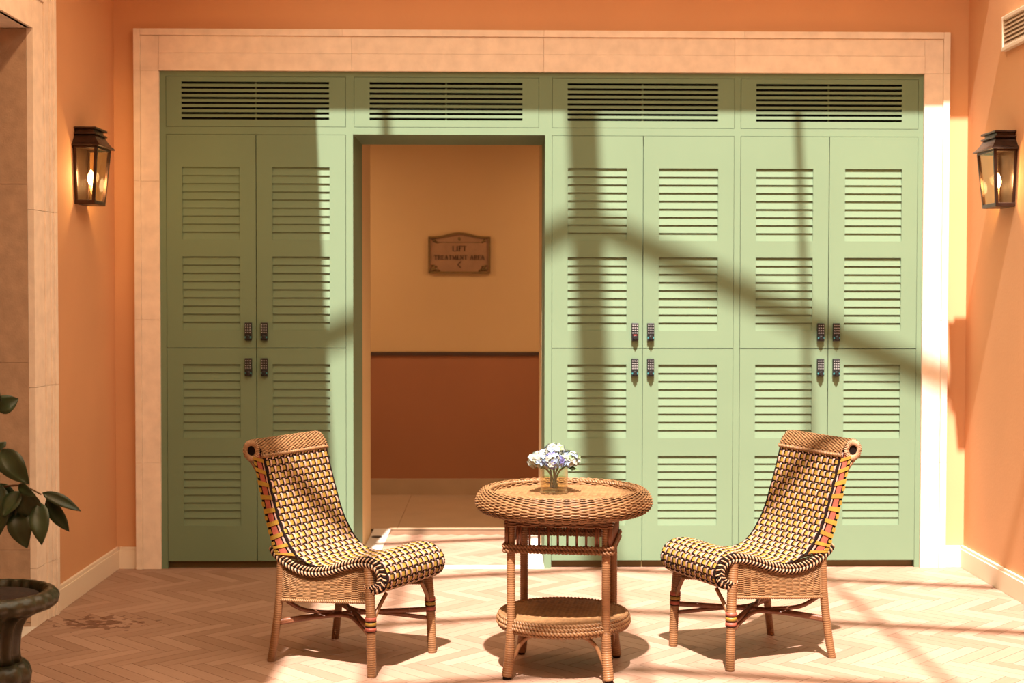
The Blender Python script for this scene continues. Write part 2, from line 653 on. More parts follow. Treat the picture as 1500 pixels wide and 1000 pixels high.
frame_v(-1.432, 1)
frame_v(-3.50, -1)
for a, c, d in PROFILE:
    ys = [-3.50 - a, -2.9, -2.1, -1.432 + a]
    for y0, y1 in zip(ys, ys[1:]):
        lstone(XL + d, y0, y1, 2.86 + a, 2.86 + c, 'lintel_block' if a == 0 else 'lintel_moulding')
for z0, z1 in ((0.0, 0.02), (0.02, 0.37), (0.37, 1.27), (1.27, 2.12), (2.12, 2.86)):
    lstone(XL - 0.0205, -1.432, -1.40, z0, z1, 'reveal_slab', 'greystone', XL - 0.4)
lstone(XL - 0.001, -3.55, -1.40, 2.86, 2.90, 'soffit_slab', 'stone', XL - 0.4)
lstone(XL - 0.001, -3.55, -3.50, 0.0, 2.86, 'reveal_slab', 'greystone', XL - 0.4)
b = MB()
b.box(-4.4, XL + 0.01, -4.4, -0.8, -0.02, 0.002)
struct('floor_side_room', b, M['marble'])

# passage and corridor beyond the lockers
YC, YE = 1.15, 3.06
b = MB()
b.box(-2.4, OPL, 0.60, YC, 0, 2.9, 0)
b.box(-5.0, -2.4, 0.66, YC, 0, 2.9, 0)
struct('wall_passage_left', b, M['upper'])
b = MB()
b.box(OPR, 2.9, 0.60, YC, 0, 2.9, 0)
b.box(2.9, 4.5, 0.66, YC, 0, 2.9, 0)
struct('wall_passage_right', b, M['upper'])
b = MB()
b.box(-5.0, 4.5, YE, YE + 0.2, 1.14, 2.9, 0)
b.box(-5.2, -5.0, YC, YE, 0, 2.9, 0)
b.box(4.5, 4.7, YC, YE, 0, 2.9, 0)
b.box(-5.0, 4.5, YE, YE + 0.2, 0, 1.14, 1)
struct('wall_corridor', b, [M['upper'], M['lower']])
b = MB()
b.box(-5.0, 4.5, YE - 0.014, YE, 1.112, 1.142)
struct('trim_dado_rail', b, M['dado'], bevel=0.003)
b = MB()
b.box(-5.0, 4.5, YE - 0.02, YE, 0, 0.13)
struct('baseboard_corridor', b, M['tile'], bevel=0.003)
b = MB()
b.box(-5.2, 4.7, 0.6, YE + 0.2, 2.9, 3.0)
ceil2 = struct('ceiling_corridor', b, M['ceiling'])
for p in FILL_LAMPS:  # rings round the added fill lamps
    b = MB()
    b.lathe([(0.068, -0.010), (0.085, -0.008), (0.088, 0.0), (0.066, 0.0)], 24, c=p, caps=False)
    b.build('fill_lamp_ring', M['white'], ceil if p[2] > 3 else ceil2)
cf = MB()
cf.box(-5.0, 4.5, 1.40, YE, -0.03, 0.0005)
cf = struct('floor_corridor', cf, M['grout'])
xs = np.arange(-3.38, 2.6, 0.9)
for x0 in xs:
    for y0, y1 in ((1.40, 2.23), (2.23, 3.04)):
        b = MB()
        b.box(x0 + 0.0015, x0 + 0.8985, y0 + 0.0015, y1 - 0.0015, 0.0, 0.003)
        b.build('floor_tile', M['tile'], cf)
for nm, q in dict(a=(OPL, OPL + 0.115, 0.0, 1.4), b=(OPR - 0.115, OPR, 0.0, 1.4),
                  c=(OPL + 0.115, OPR - 0.115, 0.0, 0.09)).items():
    b = MB()
    b.box(q[0], q[1], q[2], q[3], -0.01, 0.004)
    struct('trim_threshold', b, M['marble'], bevel=0.001)
b = MB()
b.lathe([(0.001, 0.0045), (0.035, 0.0045), (0.033, 0.007), (0.001, 0.007)], 20)
o = b.build('floor_pivot_cap', M['lock'])
o.location = (-0.79, 1.07, 0)
tag(o, 'small round dark metal cap set in the white threshold stone', 'floor cap')

# herringbone floor
PLEN, PW = 0.36, 0.072
fl = MB()
fl.box(XL - 0.3, XR + 0.2, -9.7, 1.42, -0.05, -0.012)
fl = struct('floor', fl, M['grout'])


def plank_mesh():
    b = MB()
    g = 0.0012
    b.box(-PLEN / 2 + g, PLEN / 2 - g, -PW / 2 + g, PW / 2 - g, -0.012, 0)
    me = b.mesh('plank', [M['wood']])
    u = me.uv_layers.new(name='UVMap')
    for lp in me.loops:
        c = me.vertices[lp.vertex_index].co
        u.data[lp.index].uv = (c.x, c.y)
    return me


PM = plank_mesh()
planks = []
s2 = math.sqrt(0.5)
for j in range(-30, 31):
    for i in range(-120, 121):
        for kind in (0, 1):
            ox, oy = i * PW + j * PLEN, i * PW - j * PLEN
            cx, cy = (ox + PLEN / 2, oy + PW / 2) if kind == 0 else (ox + PW / 2, oy + PW + PLEN / 2)
            wx, wy = (cx + cy) * s2, (cy - cx) * s2 - 0.13
            if XL - 0.22 < wx < XR + 0.12 and -9.6 < wy < 0.16 or OPL - 0.05 < wx < OPR + 0.05 and 0.16 <= wy < 1.27:
                planks.append((wx, wy, -math.pi / 4 + kind * math.pi / 2))


def plank_score(p):
    """how large a plank shows: near the camera, inside its view"""
    v = Vector((p[0], p[1] + 8.265, -1.6))
    d = v.dot(FWD)
    sx, sy = v.dot(RIGHT) / d, v.dot(UP) / d
    if d < 1 or abs(sx) > 0.375 or sy < -0.252:
        return 0
    if abs(p[0] - 0.27) > 2.49 or p[1] > 0.05:
        return 0
    return 1 / d


planks.sort(key=plank_score, reverse=True)
for p in planks[:300]:
    link('plank', PM, fl, (p[0], p[1], 0), (0, 0, p[2]))
rest = planks[300:]
b = MB()
base = np.array([v.co[:] for v in PM.vertices])
faces = [tuple(p.vertices) for p in PM.polygons]
for p in rest:
    c, s = math.cos(p[2]), math.sin(p[2])
    b.add([(p[0] + c * q[0] - s * q[1], p[1] + s * q[0] + c * q[1], q[2]) for q in base], faces)
me = b.mesh('far_planks', [M['wood']])
u = me.uv_layers.new(name='UVMap')
vi = np.zeros(len(me.loops), int)
me.loops.foreach_get('vertex_index', vi)
u.data.foreach_set('uv', np.tile(base, (len(rest), 1))[vi][:, :2].ravel())
link('planks', me, fl, kind='stuff')

# ------------------------------------------------------------------ lockers
YF = 0.02                       # face of the lockers
YBACK = 0.585
Z_KICK, Z_MID, Z_DT, Z_V0, Z_V1 = 0.042, 1.287, 2.523, 2.566, 2.856
LOUV = ((2.334, 1.913), (1.817, 1.390), (1.192, 0.762), (0.658, 0.250))
PITCH = 0.0468


def slat_mesh(w):
    b = MB()
    h = PITCH
    # bottom edge proud, top edge tucked back under the slat above
    sec = [(0.0, 0.0), (0.006, 0.0), (0.016, h + 0.006), (0.010, h + 0.006)]
    b.prism([(y, z) for y, z in sec], -w / 2, w / 2, 'x')
    return b.mesh('slat', [M['green']])


SLAT = {}


def make_door(parent, x0, x1, z0, z1, louv, lock_side, lock_z, red=False):
    d = MB()
    g = 0.0022
    X0, X1, Z0, Z1 = x0 + g, x1 - g, z0 + g, z1 - g
    lx0, lx1 = x0 + 0.093, x1 - 0.094
    th = 0.024
    ya, yb = YF - 0.002, YF - 0.002 + th
    d.box(X0, lx0, ya, yb, Z0, Z1)
    d.box(lx1, X1, ya, yb, Z0, Z1)
    tops = [Z1] + [q for pr in louv for q in pr] + [Z0]
    for a, c in zip(tops[0::2], tops[1::2]):
        d.box(lx0, lx1, ya, yb, c, a)
    door = d.build('door', M['green'], parent)
    w = round(lx1 - lx0, 4)
    if w not in SLAT:
        SLAT[w] = slat_mesh(w)
    for top, bot in louv:
        n = 9
        for i in range(n):
            z = bot + (top - bot) * i / n
            link('slat', SLAT[w], door, ((lx0 + lx1) / 2, ya + 0.004, z))
    # keypad lock
    lx = x1 - 0.046 if lock_side > 0 else x0 + 0.046
    b = MB()
    hw, hh = 0.0205, 0.052
    yo = ya - 0.022
    b.box(lx - hw, lx + hw, yo, ya, lock_z - hh, lock_z + hh, 0)
    kb = b.build('keypad_lock', [M['lock']], door, bevel=0.004)
    b = MB()
    for r in range(4):
        for c in range(3):
            kx, kz = lx + (c - 1) * 0.0125, lock_z + 0.038 - r * 0.0145
            b.box(kx - 0.0031, kx + 0.0031, yo - 0.0025, yo + 0.001, kz - 0.0031, kz + 0.0031, 0)
    b.build('keypad_key', [M['key']], door)
    b = MB()
    b.tube([(lx, yo + 0.002, lock_z - 0.033), (lx, yo - 0.014, lock_z - 0.034), (lx, yo - 0.016, lock_z - 0.034)], [0.013, 0.012, 0.009], 14)
    b.box(lx - 0.003, lx + 0.003, yo - 0.018, yo - 0.01, lock_z - 0.045, lock_z - 0.023)
    b.build('lock_knob', M['lock'], door)
    b = MB()
    if red:
        b.box(lx - 0.011, lx + 0.011, yo - 0.0015, yo + 0.001, lock_z - 0.020, lock_z - 0.0165)
    else:
        b.box(lx - 0.0185, lx + 0.0185, yo - 0.0015, yo + 0.001, lock_z - 0.039, lock_z - 0.029)
    b.build('lock_indicator', M['red' if red else 'teal'], door)
    return door


def vent(parent, x0, x1):
    """panel with eight slots between bars over near-black plates painted as the shade inside"""
    g = 0.0022
    X0, X1 = x0 + g, x1 - g
    vx0, vx1 = x0 + 0.09, x1 - 0.096
    pz, n = 0.0292, 8
    sl = 0.0135
    top = 2.826
    bot = top - (n - 1) * pz - sl
    ya, yb = YF - 0.001, YF + 0.014
    b = MB()
    b.box(X0, vx0, ya, yb, Z_V0 + g, Z_V1 - g)
    b.box(vx1, X1, ya, yb, Z_V0 + g, Z_V1 - g)
    b.box(vx0, vx1, ya, yb, top, Z_V1 - g)
    b.box(vx0, vx1, ya, yb, Z_V0 + g, bot)
    xm = (vx0 + vx1) / 2
    b.box(xm - 0.005, xm + 0.005, yb + 0.004, yb + 0.012, bot, top)
    p = b.build('vent_panel', M['green'], parent)
    me = None
    for i in range(n - 1):
        z1 = top - sl - i * pz
        if me is None:
            b = MB()
            b.box(-(vx1 - vx0) / 2, (vx1 - vx0) / 2, -0.0075, 0.0075, -(pz - sl) / 2, (pz - sl) / 2)
            me = b.mesh('vent_bar', [M['green']])
        link('vent_bar', me, p, (xm, (ya + yb) / 2, z1 - (pz - sl) / 2))
    b = MB()  # near-black plates stand in for the shade behind the slots
    b.box(vx0 - 0.02, vx1 + 0.02, YF + 0.05, YF + 0.06, bot - 0.02, top + 0.015)
    b.box(vx0 - 0.02, vx1 + 0.02, yb, YF + 0.05, bot - 0.02, bot - 0.012)
    b.build('vent_shade_plate', M['dark'], p)


def cabinet(label, x0, x1, d0, d1, red=()):
    t = thing('locker_cabinet', label, 'cabinet', (0, 0, 0), 0, 'louvred locker cabinets')
    b = MB()
    # face frame
    b.box(x0, d0, YF, YF + 0.03, 0, IZ)
    b.box(d1, x1, YF, YF + 0.03, 0, IZ)
    b.box(d0, d1, YF, YF + 0.03, Z_V1, IZ)
    b.box(d0, d1, YF, YF + 0.03, Z_DT, Z_V0)
    # carcass
    b.box(x0, x0 + 0.02, YF + 0.03, YBACK, 0, IZ)
    b.box(x1 - 0.02, x1, YF + 0.03, YBACK, 0, IZ)
    b.box(x0 + 0.02, x1 - 0.02, YBACK - 0.02, YBACK, 0, IZ)
    b.box(x0 + 0.02, x1 - 0.02, YF + 0.1, YBACK - 0.02, IZ - 0.02, IZ)
    b.box(x0 + 0.02, x1 - 0.02, YF + 0.03, YBACK - 0.02, Z_DT + 0.01, Z_DT + 0.03)
    b.build('carcass', M['green'], t)
    b = MB()
    b.box(d0, d1, YF + 0.038, YF + 0.05, 0, Z_KICK + 0.03)
    b.build('kick_plate', M['kick'], t)
    b = MB()
    b.box(d0, d1, YF + 0.032, YF + 0.036, Z_KICK, Z_DT)
    b.build('backing', M['green'], t)
    xm = (d0 + d1) / 2
    for k, (a, c, s) in enumerate(((d0, xm, 1), (xm, d1, -1))):
        make_door(t, a, c, Z_MID, Z_DT, LOUV[:2], s, 1.383, red=(k in red))
        make_door(t, a, c, Z_KICK, Z_MID, LOUV[2:], s, 1.176)
    vent(t, d0, d1)
    return t


cabinet('sage green louvred locker cabinet lying mostly in deep shadow', IXL, OPL, -1.915, -0.877)
cabinet('sunlit sage green louvred locker cabinet between the passage and end locker', OPR, 1.399, 0.318, 1.381, red=(0,))
cabinet('sunlit sage green louvred locker cabinet against the end stone jamb', 1.399, IXR, 1.417, 2.456)
t = thing('overhead_vent_unit', 'sage green slotted vent unit above the open passage', 'vent unit')
b = MB()
b.box(OPL, OPR, YF, YF + 0.03, Z_V1, IZ)
b.box(OPL, OPR, YF, YF + 0.03, 2.525, Z_V0)
b.box(OPL, OPL + 0.006, YF, YF + 0.03, Z_V0, Z_V1)
b.box(OPR - 0.036, OPR, YF, YF + 0.03, Z_V0, Z_V1)
b.box(OPL, OPR, YF + 0.03, YBACK, 2.525, 2.545)
b.box(OPL, OPR, YBACK - 0.02, YBACK, 2.545, IZ)
b.build('carcass', M['green'], t)
vent(t, OPL + 0.006, OPR - 0.036)


# ------------------------------------------------------------------ woven-work helpers
def weave_sheet(mb, S, rows, cols, amp, hw, ht, sub=3, mi=0, closed=False, b0=0.0, b1=1.0):
    """strands along b, one per row, in and out of `cols` stakes; S(a, b) -> point, outward normal"""
    nb = cols * sub
    for i in range(rows):
        a = (i + 0.5) / rows
        pts = []
        for k in range(nb + (0 if closed else 1)):
            bb = b0 + (b1 - b0) * k / nb
            p, n = S(a, bb)
            q, _ = S(min(a + 0.01, 1.0), bb)
            q0, _ = S(max(a - 0.01, 0.0), bb)
            t = q - q0
            t = t / (np.linalg.norm(t) + 1e-12)
            off = amp * math.cos(math.pi * (k / sub) + math.pi * i)
            c = p + n * off
            pts.append((c + t * hw, c + n * ht, c - t * hw, c - n * ht))
        vv = [q for s in pts for q in s]
        ff = []
        m_ = len(pts)
        for k in range(m_ if closed else m_ - 1):
            k2 = (k + 1) % m_
            for j in range(4):
                j2 = (j + 1) % 4
                ff.append((k * 4 + j, k * 4 + j2, k2 * 4 + j2, k2 * 4 + j))
        if not closed:
            ff += [(0, 1, 2, 3), tuple((m_ - 1) * 4 + j for j in range(4))]
        mb.add(vv, ff, mi)


def rope(mb, pts, r, pitch=0.03, strands=2, n=5, mi=0, k=80, closed=False):
    """twisted rope along a path"""
    P = smooth(pts, k, closed) if len(pts) > 2 or not closed else np.array(pts)
    if closed:
        P = np.vstack([P, P[:1]])
    d = np.r_[0, np.cumsum(np.linalg.norm(np.diff(P, axis=0), axis=1))]
    m_ = max(8, int(d[-1] / pitch * 6))
    s = np.linspace(0, d[-1], m_)
    Q = np.stack([np.interp(s, d, P[:, c]) for c in range(3)], 1)
    T = np.gradient(Q, axis=0)
    T /= np.linalg.norm(T, axis=1)[:, None] + 1e-9
    ref = np.array((0, 0, 1.0)) if abs(T[0][2]) < 0.9 else np.array((1.0, 0, 0))
    us, ws = [], []
    u = ref
    for i in range(m_):
        u = u - T[i] * (u @ T[i])
        u /= np.linalg.norm(u)
        us.append(u)
        ws.append(np.cross(T[i], u))
    turns = max(1, round(d[-1] / pitch))
    for q in range(strands):
        ph = 2 * math.pi * q / strands
        H = [Q[i] + 0.55 * r * (math.cos(ph + 2 * math.pi * turns * i / (m_ - 1)) * us[i] + math.sin(ph + 2 * math.pi * turns * i / (m_ - 1)) * ws[i]) for i in range(m_)]
        mb.tube(H, r * 0.62, n, mi=mi)


def disc_weave(mb, R, z, pitch, amp, mi=0):
    n = int(R / pitch)
    for i in range(-n, n + 1):
        y = i * pitch
        h = math.sqrt(max(R * R - y * y, 0))
        if h < pitch:
            continue
        m_ = max(4, int(2 * h / (pitch * 0.55)))
        pts = []
        for k in range(m_ + 1):
            x = -h + 2 * h * k / m_
            o = amp * math.cos(math.pi * x / (pitch * 1.6) + math.pi * i)
            pts.append((x, y, z + o))
        vv, ff = [], []
        for p in pts:
            vv += [(p[0], p[1] + pitch * 0.52, p[2] - 0.001), (p[0], p[1], p[2] + 0.0022), (p[0], p[1] - pitch * 0.52, p[2] - 0.001)]
        for k in range(m_):
            for j in range(2):
                ff.append((k * 3 + j, k * 3 + j + 1, k * 3 + j + 4, k * 3 + j + 3))
        mb.add(vv, ff, mi)


# ------------------------------------------------------------------ chair
def make_chair(label, loc, rz):
    t = thing('wicker_chair', label, 'chair', loc, rz, 'checked wicker chairs beside the table')
    HWID = 0.222
    prof = smooth([(-0.318, 0, 0.905), (-0.290, 0, 0.80), (-0.262, 0, 0.71), (-0.232, 0, 0.62), (-0.195, 0, 0.545),
                   (-0.14, 0, 0.474), (-0.06, 0, 0.436), (0.03, 0, 0.439), (0.12, 0, 0.466), (0.20, 0, 0.490),
                   (0.262, 0, 0.491), (0.310, 0, 0.466), (0.332, 0, 0.422), (0.318, 0, 0.376), (0.272, 0, 0.350), (0.235, 0, 0.350)], 160)
    d = np.r_[0, np.cumsum(np.linalg.norm(np.diff(prof, axis=0), axis=1))]
    LEN = d[-1]

    def P(s):
        return np.array([np.interp(s, d, prof[:, 0]), 0.0, np.interp(s, d, prof[:, 2])])

    def Nn(s):
        e = 0.006
        tt = P(min(s + e, LEN)) - P(max(s - e, 0))
        tt /= np.linalg.norm(tt)
        return np.array([-tt[2], 0, tt[0]]), tt
    # seat and back woven of lengthwise pink and crosswise yellow strands
    NR, NC = 37, 21
    ps, pt = LEN / NR, 2 * HWID / NC
    amp = 0.0043

    def ribbon(mb, cen, side, nor, w, e, th):
        vv, ff, mi = [], [], []
        for c, s_, n_ in zip(cen, side, nor):
            vv += [c - s_ * w / 2, c - s_ * (w / 2 - e) + n_ * th, c + s_ * (w / 2 - e) + n_ * th, c + s_ * w / 2]
        k = len(cen)
        o = len(mb.v)
        mb.add(vv, [])
        for i in range(k - 1):
            for j, q in ((0, 1), (1, 0), (2, 1), (3, 0)):
                j2 = (j + 1) % 4
                mb.f.append((o + i * 4 + j, o + i * 4 + j2, o + i * 4 + 4 + j2, o + i * 4 + 4 + j))
                mb.mi.append(q)

    def wv(x):
        return max(-1.0, min(1.0, 1.5 * math.cos(x)))
    mbp = MB()
    for j in range(NC):
        y = -HWID + (j + 0.5) * pt
        cen, sd, nr = [], [], []
        for k in range(NR * 5 + 1):
            s = LEN * k / (NR * 5)
            n_, tt = Nn(s)
            h = amp * wv(math.pi * (s / ps - 0.5)) * (-1) ** j
            c = P(s) + n_ * h
            c[1] = y
            cen.append(c)
            sd.append(np.array([0, 1.0, 0]))
            nr.append(n_)
        ribbon(mbp, cen, sd, nr, 0.0196, 0.0038, 0.0018)
    mbp.build('lengthwise_weave', [M['pink'], M['black']], t, kind='stuff', label='pale pink lengthwise cane strands edged in black')
    mby = MB()
    for i in range(NR):
        s = (i + 0.5) * ps
        n_, tt = Nn(s)
        cen, sd, nr = [], [], []
        for k in range(NC * 4 + 1):
            y = -HWID + 2 * HWID * k / (NC * 4)
            h = -amp * wv(math.pi * ((y + HWID) / pt - 0.5)) * (-1) ** i
            c = P(s) + n_ * h
            c[1] = y
            cen.append(c)
            sd.append(tt)
            nr.append(n_)
        ribbon(mby, cen, sd, nr, ps * 0.88, 0.0040, 0.0018)
    mby.build('crosswise_weave', [M['yellow'], M['black']], t, kind='stuff', label='ochre yellow crosswise cane strands edged in black')

    # side flanges of the back: salmon blocks between yellow wraps
    rear = smooth([(-0.362, 0, 0.905), (-0.343, 0, 0.83), (-0.318, 0, 0.72), (-0.288, 0, 0.61), (-0.255, 0, 0.515), (-0.235, 0, 0.47)], 60)
    sback = 0.485
    for sg in (-1, 1):
        fb, fs, fy = MB(), MB(), MB()
        K = 54
        fr_, re_ = [], []
        for k in range(K + 1):
            s = sback * k / K
            f = P(s)
            f[1] = sg * (HWID + 0.002)
            q = np.array([np.interp(k / K, np.linspace(0, 1, len(rear)), rear[:, c]) for c in range(3)])
            q[1] = sg * (HWID + 0.018)
            fr_.append(f)
            re_.append(q)
        out = np.array([0.25, sg * 1.0, 0])
        out /= np.linalg.norm(out)

        def strip(mb, k0, k1, a, c, off, mi=0):
            vv, ff = [], []
            for k in range(k0, k1 + 1):
                A = fr_[k] + (re_[k] - fr_[k]) * a
                C_ = fr_[k] + (re_[k] - fr_[k]) * c
                vv += [A + out * off, C_ + out * off, C_ + out * (off - 0.003), A + out * (off - 0.003)]
            for i in range(k1 - k0):
                for j in range(4):
                    j2 = (j + 1) % 4
                    ff.append((i * 4 + j, i * 4 + j2, i * 4 + 4 + j2, i * 4 + 4 + j))
            ff += [(0, 1, 2, 3), tuple((k1 - k0) * 4 + j for j in range(4))]
            mb.add(vv, ff, mi)
        strip(fb, 0, K, 0.0, 1.0, 0.0)
        strip(fb, 0, K, -0.06, 0.04, 0.006)
        fb.build('flange_backing', M['black'], t)
        strip(fs, 0, K, 0.34, 0.74, 0.003)
        strip(fs, 0, K, 0.12, 0.22, 0.003, 1)
        fs.build('flange_strand', [M['salmon'], M['pink']], t)
        for k in range(3, K - 2, 6):
            strip(fy, k, k + 2, 0.06, 1.0, 0.0065)
        for k in range(6, K - 2, 6):
            strip(fy, k, k + 2, 0.82, 1.04, 0.0045)
        fy.build('flange_wrap', M['yellow'], t)
        # bold black line along the edge of the back and seat
        e = MB()
        e.tube([P(s) + Nn(s)[0] * 0.002 + np.array([0, sg * (HWID + 0.001), 0]) for s in np.linspace(0, LEN, 90)], 0.0030, 6)
        e.build('edge_cord', M['black'], t, True)
        # braided rim of the seat
        rim = smooth([(-0.262, 0, 0.505), (-0.245, 0, 0.480), (-0.20, 0, 0.448), (-0.13, 0, 0.420), (-0.05, 0, 0.411), (0.04, 0, 0.425),
                      (0.13, 0, 0.456), (0.20, 0, 0.474), (0.258, 0, 0.474), (0.297, 0, 0.453), (0.312, 0, 0.418),
                      (0.300, 0, 0.385), (0.266, 0, 0.366), (0.228, 0, 0.366)], 120)
        dr = np.r_[0, np.cumsum(np.linalg.norm(np.diff(rim, axis=0), axis=1))]
        br = MB()
        n_s = int(dr[-1] / 0.0088)
        for q in range(n_s):
            s = (q + 0.5) * dr[-1] / n_s
            c = np.array([np.interp(s, dr, rim[:, j]) for j in range(3)])
            c2 = np.array([np.interp(min(s + 0.004, dr[-1]), dr, rim[:, j]) for j in range(3)])
            c1 = np.array([np.interp(max(s - 0.004, 0), dr, rim[:, j]) for j in range(3)])
            tt = (c2 - c1) / np.linalg.norm(c2 - c1)
            nn = np.array([-tt[2], 0, tt[0]])
            B = np.array([0, sg, 0.0])
            for row, lean in ((1, 0.55), (-1, -0.55)):
                ax = nn * 0.85 + tt * lean
                ax /= np.linalg.norm(ax)
                sdv = np.cross(ax, B)
                cc = c + nn * row * 0.0102 + B * (0.232 if row > 0 else 0.237)
                br.blob(cc, ax * 0.0135 - B * 0.002 * row, sdv * 0.0047, B * 0.010, mi=q % 2)
        br.build('braided_rim', [M['cream'], M['black']], t, True, label='cream and black braided edge')
        # woven side apron
        ap = MB()

        def S(a, b_):
            u_ = -0.226 + b_ * 0.470
            zt = np.interp(u_, rim[:75, 0], rim[:75, 2]) - 0.012
            zb = 0.276 + 0.038 * b_
            return np.array([u_, sg * 0.228, zt + (zb - zt) * a]), np.array([0, sg * 1.0, 0])
        weave_sheet(ap, S, 36, 13, 0.0028, 0.0027, 0.0020)
        for q in range(14):
            b_ = q / 13
            p0, _ = S(0, b_)
            p1, _ = S(1, b_)
            ap.tube([p0, p1], 0.0022, 5)
        ap.build('side_apron', M['wicker'], t, True, kind='stuff')
        rp = MB()
        rope(rp, [(-0.235, sg * 0.229, 0.272), (0.0, sg * 0.229, 0.290), (0.250, sg * 0.229, 0.312)], 0.0075, 0.022)
        rp.build('apron_rope', M['wicker'], t, True)
    # rear apron
    ap = MB()

    def S(a, b_):
        return np.array([-0.236, -0.222 + 0.444 * b_, 0.475 - 0.205 * a]), np.array([-1.0, 0, 0])
    weave_sheet(ap, S, 26, 12, 0.0026, 0.0034, 0.0022)
    rope(ap, [(-0.238, -0.225, 0.27), (-0.238, 0.0, 0.27), (-0.238, 0.225, 0.27)], 0.0075, 0.022)
    ap.build('rear_apron', M['wicker'], t, True, kind='stuff')
    # woven back of the backrest
    ap = MB()

    def S(a, b_):
        q = np.array([np.interp(a, np.linspace(0, 1, len(rear)), rear[:, c]) for c in range(3)])
        q[1] = -0.23 + 0.46 * b_
        return q, np.array([-0.95, 0, -0.3])
    weave_sheet(ap, S, 48, 12, 0.0026, 0.0042, 0.002)
    ap.build('rear_panel', M['wickerd'], t, True, kind='stuff')
    # scrolled head roll
    RC, RR = np.array([-0.374, 0, 0.914]), 0.046
    sc = smooth([(-0.312, 0, 0.888), (-0.318, 0, 0.915)] + [tuple(RC + RR * np.array([math.cos(a_), 0, math.sin(a_)])) for a_ in np.radians([38, 65, 95, 125, 155, 185, 215, 245, 272])], 90)
    ds = np.r_[0, np.cumsum(np.linalg.norm(np.diff(sc, axis=0), axis=1))]

    def S(a, b_):
        s = a * ds[-1]
        p = np.array([np.interp(s, ds, sc[:, c]) for c in range(3)])
        q = np.array([np.interp(min(s + 0.01, ds[-1]), ds, sc[:, c]) for c in range(3)])
        r_ = np.array([np.interp(max(s - 0.01, 0), ds, sc[:, c]) for c in range(3)])
        tt = (q - r_) / np.linalg.norm(q - r_)
        p[1] = -0.234 + 0.468 * b_
        return p, np.array([tt[2] * -1, 0, tt[0]]) * -1
    rl = MB()
    weave_sheet(rl, S, 42, 30, 0.0022, 0.0036, 0.0022, sub=3)
    rl.build('head_roll', M['wicker'], t, True, kind='stuff')
    rp = MB()
    rope(rp, [(-0.311, -0.236, 0.893), (-0.311, 0, 0.893), (-0.311, 0.236, 0.893)], 0.0085, 0.022)
    rp.build('roll_rope', M['wicker'], t, True)
    for sg in (-1, 1):
        rp = MB()
        for a_ in np.linspace(0, 2 * math.pi, 34, endpoint=False):
            n_ = np.array([math.cos(a_), 0, math.sin(a_)])
            p = RC + n_ * 0.0345 + np.array([0, sg * 0.236, 0])
            rp.blob(p, n_ * 0.0145, np.array([0, 0.007, 0]), np.cross(n_, [0, 1, 0]) * 0.0038)
        rp.build('roll_end_binding', M['cream'], t, True)
        cr = MB()
        cr.tube([RC + np.array([0, sg * 0.232, 0]), RC + np.array([0, sg * 0.15, 0])], 0.030, 14)
        cr.build('roll_end_shade', M['black'], t)  # black plug paints the darkness of the hollow roll end
        st = MB()
        st.tube([(-0.414, sg * 0.226, 0.892), (-0.375, sg * 0.228, 0.858), (-0.338, sg * 0.230, 0.815)], 0.0065, 8)
        st.tube([(-0.400, sg * 0.226, 0.884), (-0.366, sg * 0.228, 0.846), (-0.336, sg * 0.230, 0.806)], 0.0055, 8)
        st.build('roll_strut', M['cane'], t, True)
        # back post
        st = MB()
        st.tube(smooth([(-0.236, sg * 0.222, 0.44), (-0.28, sg * 0.222, 0.60), (-0.322, sg * 0.222, 0.76), (-0.352, sg * 0.222, 0.89)], 20), 0.010, 8)
        st.build('back_post', M['caned'], t, True)
    # legs with coloured bands
    for sg in (-1, 1):
        lg = MB()
        lg.wrapped([(0.238, sg * 0.222, 0.455), (0.246, sg * 0.226, 0.36), (0.256, sg * 0.232, 0.2), (0.262, sg * 0.236, 0.0)], 0.0225, 0.0205)
        lo = lg.build('leg', M['cane'], t, True)
        for zc, mt in ((0.242, 'salmon'), (0.222, 'yellow'), (0.200, 'salmon')):
            bd = MB()
            f = 0.2 - zc
            x = 0.254 + 0.008 * (0.25 - zc) / 0.25
            y = sg * (0.231 + 0.005 * (0.25 - zc) / 0.25)
            bd.lathe([(0.0235, -0.0075), (0.0245, 0), (0.0235, 0.0075)], 14, c=(x, y, zc))
            bd.lathe([(0.0242, -0.0105), (0.0246, -0.009), (0.0242, -0.0075)], 14, mi=1, c=(x, y, zc))
            bd.build('colour_band', [M[mt], M['black']], lo, True)
        lg = MB()
        lg.wrapped([(-0.222, sg * 0.220, 0.47), (-0.232, sg * 0.224, 0.28), (-0.250, sg * 0.230, 0.12), (-0.270, sg * 0.235, 0.0)], 0.019, 0.0185)
        lg.build('leg', M['cane'], t, True)
        br = MB()
        br.tube(smooth([(0.258, sg * 0.216, 0.235), (0.262, sg * 0.18, 0.285), (0.268, sg * 0.135, 0.335)], 14), 0.0085, 8)
        br.build('front_brace', M['cane'], t, True)
    # crossed stretchers
    for a, c in (((-0.244, -0.226, 0.175), (0.256, 0.230, 0.195)), ((-0.244, 0.226, 0.175), (0.256, -0.230, 0.195))):
        st = MB()
        a, c = np.array(a), np.array(c)
        mid = (a + c) / 2 + np.array([0.0, 0, 0.012])
        st.wrapped([a, a + (mid - a) * 0.5 + np.array([0, 0, 0.004]), mid, mid + (c - mid) * 0.5, c], 0.0125, None, 0.007, 8)
        st.build('stretcher', M['caned'], t, True)
    for sg in (-1, 1):
        st = MB()
        st.tube(smooth([(-0.235, sg * 0.218, 0.168), (-0.12, sg * 0.125, 0.186), (0.0, sg * 0.055, 0.194), (0.12, sg * 0.12, 0.182), (0.246, sg * 0.216, 0.158)], 30), 0.0095, 8)
        st.build('curved_stretcher', M['caned'], t, True)
